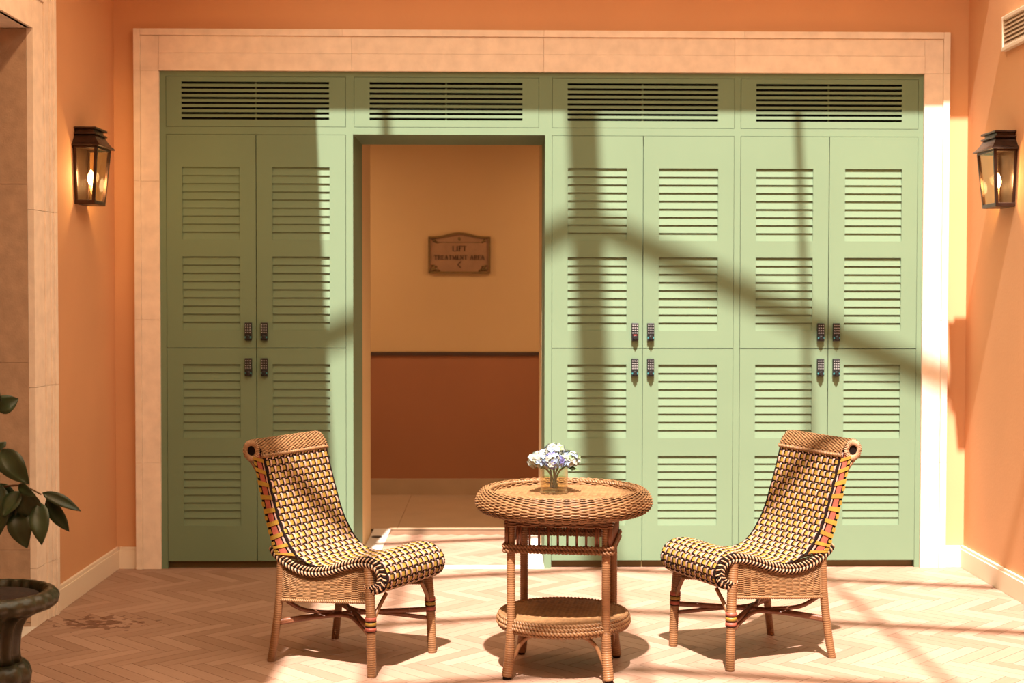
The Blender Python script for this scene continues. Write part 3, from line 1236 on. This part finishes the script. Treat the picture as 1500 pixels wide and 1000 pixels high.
    for sg, x in ((-1, -0.23), (1, -0.23)):
        st = MB()
        st.tube(smooth([(x, sg * 0.215, 0.285), (-0.16, sg * 0.15, 0.222), (-0.06, sg * 0.05, 0.200)], 16), 0.0095, 8)
        st.build('rear_brace', M['caned'], t, True)
    return t


C1 = ((-0.633, -2.014, 0), math.radians(-29.7))
C2 = ((1.139, -1.947, 0), math.radians(-156.4))
ch = make_chair('checked wicker chair standing in front of the shaded locker and passage', *C1)
copy_thing(ch, *C2, 'checked wicker chair standing in front of the sunlit lockers')


# ------------------------------------------------------------------ table
def make_table(loc, rz):
    t = thing('wicker_table', 'round two-tier wicker table with thick woven rim between two chairs', 'table', loc, rz)
    ZT = 0.746
    b = MB()
    b.lathe([(0.001, ZT - 0.012), (0.345, ZT - 0.012), (0.345, ZT - 0.004), (0.001, ZT - 0.004)], 48)
    disc_weave(b, 0.318, ZT, 0.0105, 0.0016)
    b.build('woven_top', M['wicker'], t, True, kind='stuff')
    sec = smooth([(0.311, 0, 0.746), (0.317, 0, 0.764), (0.333, 0, 0.772), (0.354, 0, 0.763), (0.370, 0, 0.740),
                  (0.3755, 0, 0.715), (0.364, 0, 0.692), (0.335, 0, 0.677), (0.295, 0, 0.673)], 70)
    ds = np.r_[0, np.cumsum(np.linalg.norm(np.diff(sec, axis=0), axis=1))]

    def S(a, b_):
        s = a * ds[-1]
        p = np.array([np.interp(s, ds, sec[:, c]) for c in range(3)])
        q = np.array([np.interp(min(s + 0.008, ds[-1]), ds, sec[:, c]) for c in range(3)])
        r_ = np.array([np.interp(max(s - 0.008, 0), ds, sec[:, c]) for c in range(3)])
        tt = (q - r_) / np.linalg.norm(q - r_)
        n_ = np.array([-tt[2], 0, tt[0]])
        an = 2 * math.pi * b_
        c, s_ = math.cos(an), math.sin(an)
        return np.array([p[0] * c, p[0] * s_, p[2]]), np.array([n_[0] * c, n_[0] * s_, n_[2]])
    b = MB()
    weave_sheet(b, S, 38, 66, 0.0034, 0.0033, 0.0026, sub=3, closed=True)
    rope(b, [(0.319 * math.cos(a), 0.319 * math.sin(a), 0.764) for a in np.linspace(0, 2 * math.pi, 60, endpoint=False)], 0.0085, 0.030, closed=True, k=120)
    inner = [(r_ * 1.0, z) for r_, z in [(0.316, 0.752), (0.334, 0.765), (0.352, 0.757), (0.366, 0.736), (0.370, 0.715), (0.360, 0.696), (0.335, 0.682), (0.295, 0.678)]]
    b.build('woven_rim', M['wicker'], t, True, kind='stuff')
    b = MB()
    b.lathe(inner, 48, caps=False)
    b.build('rim_core', M['wickerd'], t, True)
    # square apron: woven band, spindles, twisted rail
    H = 0.222
    b = MB()
    per = [(-H, -H), (H, -H), (H, H), (-H, H)]

    def S2(a, b_):
        q = b_ * 4
        i = int(q) % 4
        f = q - int(q)
        p0, p1 = np.array(per[i]), np.array(per[(i + 1) % 4])
        p = p0 + (p1 - p0) * f
        n_ = {0: (0, -1), 1: (1, 0), 2: (0, 1), 3: (-1, 0)}[i]
        return np.array([p[0], p[1], 0.684 - 0.044 * a]), np.array([n_[0], n_[1], 0.0])
    weave_sheet(b, S2, 8, 56, 0.0028, 0.0034, 0.0026, sub=3, closed=True)
    b.build('apron_band', M['wickerd'], t, True, kind='stuff')
    b = MB()
    for k, (y, z) in enumerate(((0.004, 0.558), (-0.002, 0.548), (0.003, 0.538))):
        h = H + y
        pts = []
        for i in range(4):
            p0, p1 = np.array(per[i]) * h / H, np.array(per[(i + 1) % 4]) * h / H
            for f in np.linspace(0.02, 0.98, 12):
                q = p0 + (p1 - p0) * f
                pts.append((q[0], q[1], z))
        rope(b, pts, 0.0085, 0.030, closed=True, k=96, mi=0)
    b.build('twisted_rail', M['wickerd'], t, True)
    b = MB()
    b.tube([(0, 0, -0.046), (0, 0, 0.046)], 0.0052, 8)
    sm = b.mesh('spindle', [M['caned']], True)
    for i in range(4):
        p0, p1 = np.array(per[i]) * 0.98, np.array(per[(i + 1) % 4]) * 0.98
        for q in range(9):
            f = 0.14 + 0.72 * q / 8
            p = p0 + (p1 - p0) * f
            link('spindle', sm, t, (p[0], p[1], 0.601))
        for f in (0.012, 0.115):
            for s_ in (f, 1 - f):
                p = p0 + (p1 - p0) * s_
                link('spindle', sm, t, (p[0], p[1], 0.601))
    # legs, feet, arches
    for sx in (-1, 1):
        for sy in (-1, 1):
            b = MB()
            h = 0.198
            b.wrapped([(sx * h, sy * h, 0.68), (sx * h, sy * h, 0.45), (sx * h, sy * h, 0.19)], 0.0185, None, 0.0095)
            b.wrapped([(sx * (h + 0.001), sy * (h + 0.001), 0.205), (sx * (h + 0.005), sy * (h + 0.005), 0.10), (sx * (h + 0.014), sy * (h + 0.014), 0.012)], 0.0205, 0.0245, 0.0095)
            lo = b.build('leg', M['cane'], t, True)
            b = MB()
            b.lathe([(0.016, 0), (0.017, 0.008), (0.012, 0.02)], 12, c=(sx * (h + 0.015), sy * (h + 0.015), 0))
            b.build('foot_cap', M['black'], lo)
    hh = 0.2
    for i in range(4):
        p0, p1 = np.array(per[i]) / H * hh, np.array(per[(i + 1) % 4]) / H * hh
        b = MB()
        pts = []
        for f, z in ((0.0, 0.045), (0.045, 0.095), (0.10, 0.142), (0.18, 0.174), (0.28, 0.186), (0.5, 0.186), (0.72, 0.186), (0.82, 0.174), (0.90, 0.142), (0.955, 0.095), (1.0, 0.045)):
            q = p0 + (p1 - p0) * f
            pts.append((q[0], q[1], z))
        b.tube(smooth(pts, 60), 0.009, 8)
        b.build('arch', M['cane'], t, True)
    # lower shelf
    b = MB()
    b.lathe([(0.001, 0.222), (0.262, 0.222), (0.262, 0.236), (0.001, 0.236)], 40)
    disc_weave(b, 0.268, 0.242, 0.0105, 0.0016)
    so = b.build('shelf', M['wicker'], t, True, kind='stuff')
    b = MB()
    for r_, z in ((0.270, 0.240), (0.277, 0.226), (0.279, 0.211), (0.272, 0.197)):
        rope(b, [(r_ * math.cos(a), r_ * math.sin(a), z) for a in np.linspace(0, 2 * math.pi, 60, endpoint=False)], 0.0095, 0.032, closed=True, k=120)
    b.build('shelf_rim', M['wicker'], so, True)
    return t


make_table((0.286, -2.212, 0), math.radians(-9))

# ------------------------------------------------------------------ vase with hydrangeas
VX, VY, VZ = 0.245, -2.175, 0.7500
t = thing('glass_vase', 'clear glass cylinder vase of water on the wicker table', 'vase', (VX, VY, VZ))
b = MB()
R0 = 0.0605
b.lathe([(0.001, 0.0), (R0 - 0.002, 0.0), (R0, 0.003), (R0, 0.104), (R0 + 0.001, 0.1055), (R0 - 0.001, 0.1065)], 40, caps=False)
b.build('vessel', M['vglass'], t, True)
b = MB()
b.lathe([(0.001, 0.013), (R0 - 0.0035, 0.0145), (R0 - 0.0035, 0.066), (0.001, 0.0655)], 40, caps=False)
b.build('water', M['water'], t, True)
b = MB()
b.lathe([(0.001, 0.001), (R0 - 0.003, 0.001), (R0 - 0.002, 0.012), (0.001, 0.0125)], 40, caps=False)
b.build('glass_base', M['vglass'], t, True)
b = MB()
b.tube([(R0 * math.cos(a), R0 * math.sin(a), 0.1065) for a in np.linspace(0, 2 * math.pi, 40, endpoint=False)], 0.0016, 6, closed=True, ref=(0, 0, 1))
b.build('lip', M['vglass'], t, True)


def floret(mb, c, n_, r, mi):
    n_ = np.array(n_) / np.linalg.norm(n_)
    ref = np.array([0, 0, 1.0]) if abs(n_[2]) < 0.9 else np.array([1.0, 0, 0])
    u_ = np.cross(n_, ref)
    u_ /= np.linalg.norm(u_)
    w_ = np.cross(n_, u_)
    a0 = random.random() * 2
    for k in range(4):
        a = a0 + k * math.pi / 2
        d_ = u_ * math.cos(a) + w_ * math.sin(a)
        e_ = -u_ * math.sin(a) + w_ * math.cos(a)
        lift = random.uniform(0.0, 0.35)
        vv = [c, c + d_ * r * 0.55 + e_ * r * 0.48 + n_ * r * 0.22, c + d_ * r * 1.05 + n_ * r * lift, c + d_ * r * 0.55 - e_ * r * 0.48 + n_ * r * 0.22]
        mb.add(vv, [(0, 1, 2, 3)], mi)


heads = [((0.004, 0.000, 0.172), 0.038, 'cream hydrangea head topping the bunch in the vase', 'fwhite'),
         ((-0.064, -0.014, 0.140), 0.037, 'cream hydrangea head hanging over the vase rim beside the passage', 'fwhite'),
         ((-0.004, -0.060, 0.140), 0.036, 'hydrangea head with lilac and blue florets over the vase rim', 'flilac'),
         ((0.064, -0.016, 0.143), 0.037, 'white hydrangea head with a green leaf at its edge', 'fwhite'),
         ((0.036, 0.056, 0.146), 0.034, 'pale blue hydrangea head at the rim facing the sunlit lockers', 'fblue'),
         ((-0.036, 0.056, 0.146), 0.034, 'pale blue hydrangea head at the rim facing the passage', 'fblue')]
for hi, (c, r, lab, main) in enumerate(heads):
    ft = thing('hydrangea', lab, 'flower', (VX, VY, VZ), 0, 'hydrangeas in the vase')
    c = np.array(c)
    fb = MB()
    for k in range(80):
        z = 1 - 1.75 * (k + 0.5) / 80
        a = k * 2.399963 + hi
        q = math.sqrt(max(1 - z * z, 0))
        n_ = np.array([q * math.cos(a), q * math.sin(a), z])
        n2 = n_ + np.array([random.uniform(-.35, .35) for _ in range(3)])
        rr = r * random.uniform(0.85, 1.22)
        roll = random.random()
        if main == 'flilac':
            mi = 2 if roll < 0.30 else (1 if roll < 0.7 else 0)
        elif main == 'fblue':
            mi = 1 if roll < 0.6 else 0
        else:
            mi = 0 if roll < 0.62 else (1 if roll < 0.86 else 3)
        floret(fb, c + n_ * rr * np.array([1.05, 1.05, 0.82]), n2, 0.0135, mi)
    fb.build('flower_head', [M['fwhite'], M['fblue'], M['flilac'], M['fgreen']], ft, kind='stuff')
    b = MB()
    b.blob(c, (0, 0, r * 0.62), (r * 0.78, 0, 0), (0, r * 0.78, 0), nu=10, nv=8)
    b.build('flower_core', M['fgreen'], ft, True)
    b = MB()
    b.tube(smooth([c - np.array([0, 0, 0.02]), c * np.array([0.35, 0.35, 0]) + np.array([0, 0, 0.09]), np.array([0.004 - 0.006 * (hi - 2), 0.004 * (hi - 2), 0.02])], 14), 0.0038, 6)
    b.build('stem', M['stem'], ft, True)
    if hi in (0, 3):
        b = MB()
        p = np.array([0.055, -0.03, 0.112]) if hi == 3 else np.array([-0.02, -0.02, 0.10])
        q = p + (np.array([0.052, -0.012, -0.012]) if hi == 3 else np.array([0.02, -0.03, -0.05]))
        s_ = np.array([0, 0.012, 0.010])
        mdl = (p + q) / 2
        b.add([p, mdl + s_, q, mdl - s_, mdl + np.array([0, 0, 0.004])], [(0, 1, 4), (1, 2, 4), (2, 3, 4), (3, 0, 4)])
        b.build('leaf', M['rib'], ft, True)


# ------------------------------------------------------------------ wall lanterns
def make_lantern(label, loc, rz):
    """local frame: +x out of the wall, y along it; base of the body at z = 0"""
    t = thing('wall_lantern', label, 'lantern', loc, rz, 'bronze wall lanterns')
    H = 0.285                       # top of the glazed body
    wb, wt = 0.098, 0.128           # half widths at bottom and top
    pb, pt_ = 0.098, 0.122          # projection at bottom and top
    b = MB()
    b.prism([(-0.10, 0.0), (0.10, 0.0), (0.125, H), (0.075, H + 0.105), (-0.075, H + 0.105), (-0.125, H)], 0.0, 0.007, 'x')
    b.build('back_plate', M['bronze'], t, bevel=0.002)
    for sy in (-1, 1):
        b = MB()
        b.bar((pb, sy * wb, 0.0), (pt_, sy * wt, H), 0.016, 0.016, up=(1, 0, 0))
        b.build('corner_post', M['bronze'], t, bevel=0.002)
        b = MB()
        b.bar((0.012, sy * wb, 0.0), (0.012, sy * wt, H), 0.012, 0.012, up=(1, 0, 0))
        b.build('rear_post', M['bronze'], t, bevel=0.002)
    b = MB()
    b.prism([(0.0, -wb - 0.008), (pb + 0.008, -wb - 0.008), (pb + 0.008, wb + 0.008), (0.0, wb + 0.008)], -0.012, 0.010, 'z')
    b.build('base_tray', M['bronze'], t, bevel=0.003)
    b = MB()
    b.box(0.0, pt_ + 0.006, -wt - 0.006, -wt + 0.008, H - 0.006, H + 0.010)
    b.box(0.0, pt_ + 0.006, wt - 0.008, wt + 0.006, H - 0.006, H + 0.010)
    b.box(pt_ - 0.008, pt_ + 0.006, -wt + 0.008, wt - 0.008, H - 0.006, H + 0.010)
    b.build('top_rail', M['bronze'], t, bevel=0.002)
    # roof: concave slope from broad eave to neck
    b = MB()
    rings = [(0.147, 0.152, H + 0.006), (0.145, 0.150, H + 0.012), (0.133, 0.134, H + 0.024), (0.118, 0.116, H + 0.045), (0.106, 0.100, H + 0.068)]
    vv, ff = [], []
    for px, wy, z in rings:
        vv += [(0.0, -wy, z), (px, -wy, z), (px, wy, z), (0.0, wy, z)]
    for i in range(len(rings) - 1):
        for j in range(4):
            j2 = (j + 1) % 4
            ff.append((i * 4 + j, i * 4 + j2, i * 4 + 4 + j2, i * 4 + 4 + j))
    ff += [(3, 2, 1, 0), tuple((len(rings) - 1) * 4 + j for j in range(4))]
    b.add(vv, ff)
    b.build('roof', M['bronze'], t)
    for k, (px, wy, z0, z1) in enumerate(((0.116, 0.112, 0.068, 0.078), (0.100, 0.094, 0.078, 0.096), (0.116, 0.112, 0.096, 0.107))):
        b = MB()
        b.box(0.0, px, -wy, wy, H + z0, H + z1)
        b.build('cap_tier', M['bronze'], t, bevel=0.002)
    # panes
    b = MB()
    b.add([(pb, -wb, 0.008), (pb, wb, 0.008), (pt_, wt, H), (pt_, -wt, H)], [(0, 1, 2, 3)])
    b.add([(pb - 0.002, -wb, 0.008), (pb - 0.002, wb, 0.008), (pt_ - 0.002, wt, H), (pt_ - 0.002, -wt, H)], [(3, 2, 1, 0)])
    b.build('pane', M['pane'], t)
    for sy in (-1, 1):
        b = MB()
        b.add([(0.012, sy * wb, 0.008), (pb, sy * wb, 0.008), (pt_, sy * wt, H), (0.012, sy * wt, H)], [(0, 1, 2, 3)])
        b.add([(0.012, sy * (wb - 0.002), 0.008), (pb, sy * (wb - 0.002), 0.008), (pt_, sy * (wt - 0.002), H), (0.012, sy * (wt - 0.002), H)], [(3, 2, 1, 0)])
        b.build('pane', M['pane'], t)
    b = MB()
    b.tube([(0.058, 0, 0.010), (0.058, 0, 0.095)], 0.0105, 12)
    b.build('candle_sleeve', M['candle'], t, True)
    b = MB()
    b.lathe([(0.008, 0.0), (0.016, 0.018), (0.0185, 0.034), (0.014, 0.056), (0.006, 0.074), (0.001, 0.080)], 16, c=(0.058, 0, 0.095))
    b.build('bulb', M['bulb'], t, True)
    l = bpy.data.lights.new('bulb_light', 'POINT')
    l.energy = 6.0
    l.color = (1.0, 0.62, 0.28)
    l.shadow_soft_size = 0.03
    lo = bpy.data.objects.new('bulb_light', l)
    COL.objects.link(lo)
    lo.parent = t
    lo.location = (0.086, 0, 0.135)
    return t


la = make_lantern('bronze wall lantern with lit bulb beside the grey stone opening', (XL, -0.640, 2.083), 0)
copy_thing(la, (XR, -0.640, 2.083), math.pi, 'bronze wall lantern with lit bulb below the white air grille')

# ------------------------------------------------------------------ plaque
PY = YE
t = thing('wall_plaque', 'bronze direction plaque with arched top on the ochre corridor wall', 'sign', (-0.30, PY, 1.765))
W2 = 0.248
arch = [(-W2, 0), (W2, 0), (W2, 0.295)]
for k in range(1, 12):
    x = W2 - 2 * W2 * k / 12
    q = abs(x) / W2
    arch.append((x, 0.295 + 0.034 * (0.5 + 0.5 * math.cos(math.pi * min(q * 1.25, 1.0)))))
arch.append((-W2, 0.295))
b = MB()
b.prism(arch, -0.012, 0.0, 'y')
b.build('plate', M['plaque'], t)
b = MB()
n = len(arch)
for i in range(n):
    a, c = arch[i], arch[(i + 1) % n]
    s_ = 0.965
    f = lambda q: (q[0] * s_, 0, 0.15 + (q[1] - 0.15) * 0.945)
    A, C_ = f(a), f(c)
    b.bar((A[0], -0.014, A[2]), (C_[0], -0.014, C_[2]), 0.014, 0.021, up=(0, 1, 0))
b.build('frame', M['plaquef'], t)
b = MB()
for sx in (-1, 1):
    for (x, z, r) in ((0.205, 0.035, 0.017), (0.178, 0.030, 0.012), (0.208, 0.062, 0.012), (0.185, 0.055, 0.010), (0.16, 0.024, 0.009), (0.200, 0.262, 0.014), (0.183, 0.250, 0.009)):
        b.blob((sx * x, -0.014, z), (r, 0, 0), (0, 0.008, 0), (0, 0, r * 0.9), nu=8, nv=6)
b.bar((-0.185, -0.0125, 0.247), (0.185, -0.0125, 0.247), 0.004, 0.003, up=(0, 1, 0))
b.blob((0, -0.013, 0.275), (0.012, 0, 0), (0, 0.005, 0), (0, 0, 0.016), nu=8, nv=6)
b.build('ornament', M['plaquef'], t, True)
# serif capitals: strokes (x0, z0, x1, z1, width) in a unit-high cell
V, Hh = 0.17, 0.09
GL = {
    'L': (0.62, [(.14, 0, .14, 1, V), (0, .03, .6, .03, .08), (0, .97, .28, .97, .06), (.57, .03, .57, .22, .07)]),
    'I': (0.32, [(.16, 0, .16, 1, V), (0, .03, .32, .03, .06), (0, .97, .32, .97, .06)]),
    'F': (0.60, [(.14, 0, .14, 1, V), (0, .97, .58, .97, .08), (.14, .52, .46, .52, Hh), (0, .03, .30, .03, .06), (.56, .80, .56, .97, .07)]),
    'T': (0.68, [(.34, 0, .34, 1, V), (0, .97, .68, .97, .08), (.2, .03, .48, .03, .06), (.03, .78, .03, .97, .07), (.65, .78, .65, .97, .07)]),
    'R': (0.70, [(.14, 0, .14, 1, V), (.0, .97, .44, .97, .08), (.14, .50, .44, .50, .08), (.44, .97, .56, .86, .12), (.56, .88, .56, .62, .14), (.56, .64, .44, .50, .12), (.38, .5, .64, .0, .15), (0, .03, .30, .03, .06), (.55, .03, .74, .03, .06)]),
    'E': (0.62, [(.14, 0, .14, 1, V), (0, .97, .58, .97, .08), (.14, .52, .44, .52, Hh), (0, .03, .60, .03, .08), (.57, .03, .57, .2, .07), (.56, .80, .56, .97, .07)]),
    'A': (0.78, [(.10, 0, .38, 1, .09), (.40, 1, .66, 0, .16), (.22, .34, .56, .34, .07), (0, .03, .22, .03, .06), (.54, .03, .78, .03, .06)]),
    'M': (0.92, [(.14, 0, .14, 1, .09), (.14, 1, .46, .05, .14), (.46, .05, .78, 1, .09), (.78, 1, .80, 0, V), (0, .03, .26, .03, .06), (.66, .03, .94, .03, .06)]),
    'N': (0.78, [(.12, 0, .12, 1, .09), (.12, 1, .66, .0, .15), (.66, 0, .66, 1, .09), (0, .03, .24, .03, .06), (.54, .97, .78, .97, .06)]),
    '<': (0.55, [(.52, .95, .05, .5, .12), (.05, .5, .52, .05, .12)]),
}


def word(txt, zc, h):
    gap = 0.14
    w = sum((GL[c][0] if c != ' ' else 0.4) + gap for c in txt) - gap
    x = -w * h / 2
    b = MB()
    for c in txt:
        if c == ' ':
            x += (0.4 + gap) * h
            continue
        for (x0, z0, x1, z1, wd) in GL[c][1]:
            b.bar((x + x0 * h, -0.0135, zc + (z0 - 0.5) * h), (x + x1 * h, -0.0135, zc + (z1 - 0.5) * h), wd * h, 0.005, up=(0, 1, 0))
        x += (GL[c][0] + gap) * h
    b.build('lettering', M['letter'], t)


word('LIFT', 0.198, 0.042)
word('TREATMENT AREA', 0.128, 0.0345)
word('<', 0.070, 0.058)

# ------------------------------------------------------------------ air grille on the right wall
t = thing('air_grille', 'white slatted air grille high on the right orange wall', 'air grille', (XR, -0.585, 2.915))
GLEN, GH = 0.78, 0.185
b = MB()
b.box(-0.030, 0, -0.022, 0, 0, GH)
b.box(-0.030, 0, -GLEN, -GLEN + 0.022, 0, GH)
b.box(-0.030, 0, -GLEN + 0.022, -0.022, 0, 0.022)
b.box(-0.030, 0, -GLEN + 0.022, -0.022, GH - 0.022, GH)
b.build('frame', M['grille'], t, bevel=0.003)
b = MB()
b.box(-0.006, 0, -GLEN + 0.022, -0.022, 0.022, GH - 0.022)
b.build('backing', M['greystone'], t)
b = MB()
b.prism([(-0.024, -0.008), (-0.021, -0.010), (-0.006, 0.008), (-0.009, 0.010)], -GLEN + 0.022, -0.022, 'y')
sm = b.mesh('slat', [M['grille']])
for i in range(6):
    link('slat', sm, t, (0, 0, 0.036 + i * 0.0225))

# ------------------------------------------------------------------ urn and shrub
UX, UY = -1.80, -3.22
t = thing('stone_urn', 'dark mossy lobed stone urn holding the leafy shrub', 'urn', (UX, UY, 0))


def mod(i, a, z):
    if z > 0.487:
        return 1 + 0.045 * abs(math.sin(13 * a))
    if z > 0.30:
        return 1 + 0.09 * math.cos(12 * a)
    if 0.185 < z:
        return 1 + 0.10 * abs(math.cos(6 * a))
    return 1


b = MB()
b.lathe([(0.17, 0), (0.17, 0.05), (0.15, 0.06), (0.125, 0.10), (0.115, 0.15), (0.12, 0.19)], 72)
b.build('foot', M['urn'], t, True)
b = MB()
b.lathe([(0.115, 0.19), (0.130, 0.215), (0.134, 0.245), (0.126, 0.275), (0.108, 0.295)], 72, mod=mod)
b.build('lobed_knop', M['urn'], t, True)
b = MB()
b.lathe([(0.100, 0.295), (0.098, 0.33), (0.102, 0.38), (0.110, 0.42), (0.125, 0.448), (0.155, 0.468), (0.195, 0.482)], 96, mod=mod)
b.build('fluted_bowl', M['urn'], t, True)
b = MB()
b.lathe([(0.195, 0.482), (0.216, 0.490), (0.228, 0.503), (0.231, 0.520), (0.224, 0.538), (0.208, 0.549), (0.196, 0.550), (0.186, 0.544), (0.182, 0.525), (0.178, 0.50)], 120, mod=mod, caps=False)
b.build('lobed_rim', M['urn'], t, True)
b = MB()
b.lathe([(0.001, 0.49), (0.182, 0.49), (0.17, 0.528), (0.09, 0.538), (0.001, 0.540)], 32, caps=False)
b.build('soil', M['soil'], t, True)

t = thing('leafy_shrub', 'dark green broad-leaved shrub growing in the mossy urn', 'plant', (UX, UY, 0.53))
PO = np.array([UX, 0, 0.53])
twigs = [([(-1.815, 0.536), (-1.82, 0.702), (-1.832, 0.897), (-1.82, 0.994), (-1.771, 1.023), (-1.727, 1.057)], (0, 0.01, 0.02, 0.0, -0.02, -0.03), 0.008),
         ([(-1.83, 0.873), (-1.771, 0.909), (-1.674, 0.926), (-1.596, 0.897)], (0.02, 0.0, -0.03, -0.05), 0.005),
         ([(-1.82, 0.994), (-1.759, 0.97), (-1.747, 0.916)], (0, -0.03, -0.05), 0.004),
         ([(-1.82, 0.994), (-1.844, 1.14), (-1.796, 1.189), (-1.766, 1.194)], (0, 0.03, 0.0, -0.02), 0.006),
         ([(-1.844, 1.14), (-1.82, 1.286), (-1.791, 1.345)], (0.03, 0.04, 0.03), 0.005),
         ([(-1.844, 1.14), (-1.881, 1.286), (-1.90, 1.30)], (0.03, 0.07, 0.09), 0.005),
         ([(-1.832, 0.897), (-1.88, 1.02), (-1.917, 1.091)], (0.02, 0.06, 0.08), 0.004)]
for pts, ys, r in twigs:
    b = MB()
    q = smooth([(x - UX, y, z - 0.53) for (x, z), y in zip(pts, ys)], 24)
    b.tube(q, np.linspace(r, r * 0.55, len(q)), 7)
    b.build('branch', M['twig'], t, True)
leaves = [((-1.786, 1.359), (-1.757, 1.296), 0.034), ((-1.791, 1.296), (-1.73, 1.223), 0.041), ((-1.769, 1.191), (-1.696, 1.228), 0.058),
          ((-1.732, 1.055), (-1.63, 0.936), 0.073), ((-1.674, 0.931), (-1.594, 0.899), 0.032), ((-1.601, 0.899), (-1.465, 0.834), 0.036),
          ((-1.591, 0.877), (-1.513, 0.758), 0.046), ((-1.601, 0.868), (-1.579, 0.727), 0.058), ((-1.659, 0.911), (-1.611, 0.8), 0.073),
          ((-1.674, 0.907), (-1.723, 0.819), 0.054), ((-1.684, 0.838), (-1.645, 0.709), 0.073), ((-1.737, 0.926), (-1.749, 0.741), 0.061),
          ((-1.776, 0.97), (-1.771, 0.829), 0.058), ((-1.8, 1.023), (-1.776, 0.907), 0.058), ((-1.752, 1.004), (-1.703, 0.97), 0.019),
          ((-1.82, 1.189), (-1.869, 1.043), 0.068), ((-1.82, 1.35), (-1.78, 1.43), 0.063), ((-1.893, 1.286), (-1.966, 1.14), 0.068),
          ((-1.917, 1.091), (-1.99, 0.945), 0.068), ((-1.70, 0.90), (-1.742, 0.775), 0.062), ((-1.755, 0.93), (-1.715, 0.83), 0.055), ((-1.79, 1.0), (-1.735, 0.93), 0.052), ((-1.80, 0.90), (-1.765, 0.76), 0.06), ((-1.775, 1.04), (-1.74, 1.075), 0.028), ((-1.844, 0.945), (-1.881, 0.775), 0.068)]
for li, ((x0, z0), (x1, z1), w) in enumerate(leaves):
    rnd = random.Random(li)
    y0 = -0.02 + rnd.uniform(-0.05, 0.03)
    A = np.array([x0 - UX, y0, z0 - 0.53])
    B = np.array([x1 - UX, y0 + rnd.uniform(-0.07, 0.02), z1 - 0.53])
    ax = B - A
    ln = np.linalg.norm(ax)
    ax /= ln
    side = np.cross(ax, np.array([rnd.uniform(-0.25, 0.25), -1.0, rnd.uniform(-0.1, 0.5)]))
    side /= np.linalg.norm(side)
    nrm = np.cross(side, ax)
    curl = rnd.uniform(0.02, 0.12) * ln
    b = MB()
    vv, ff = [], []
    K = 10
    for k in range(K + 1):
        f = k / K
        hw = 0.6 * w * (math.sin(math.pi * f ** 0.8) ** 0.85 if 0 < f < 1 else 0.02)
        c = A + ax * ln * f + nrm * (curl * math.sin(math.pi * f))
        for s_, up in ((-1, 0.28), (-0.5, 0.10), (0, 0.0), (0.5, 0.10), (1, 0.28)):
            wav = 0.05 * w * math.sin(9 * f + s_ * 2 + li)
            vv.append(c + side * hw * s_ + nrm * (hw * up + wav * abs(s_)))
    for k in range(K):
        for j in range(4):
            ff.append((k * 5 + j, k * 5 + j + 1, k * 5 + j + 6, k * 5 + j + 5))
    b.add(vv, ff)
    lo = b.build('leaf', M['leaf'], t, True)
    sd = lo.modifiers.new('thick', 'SOLIDIFY')
    sd.thickness = 0.0012
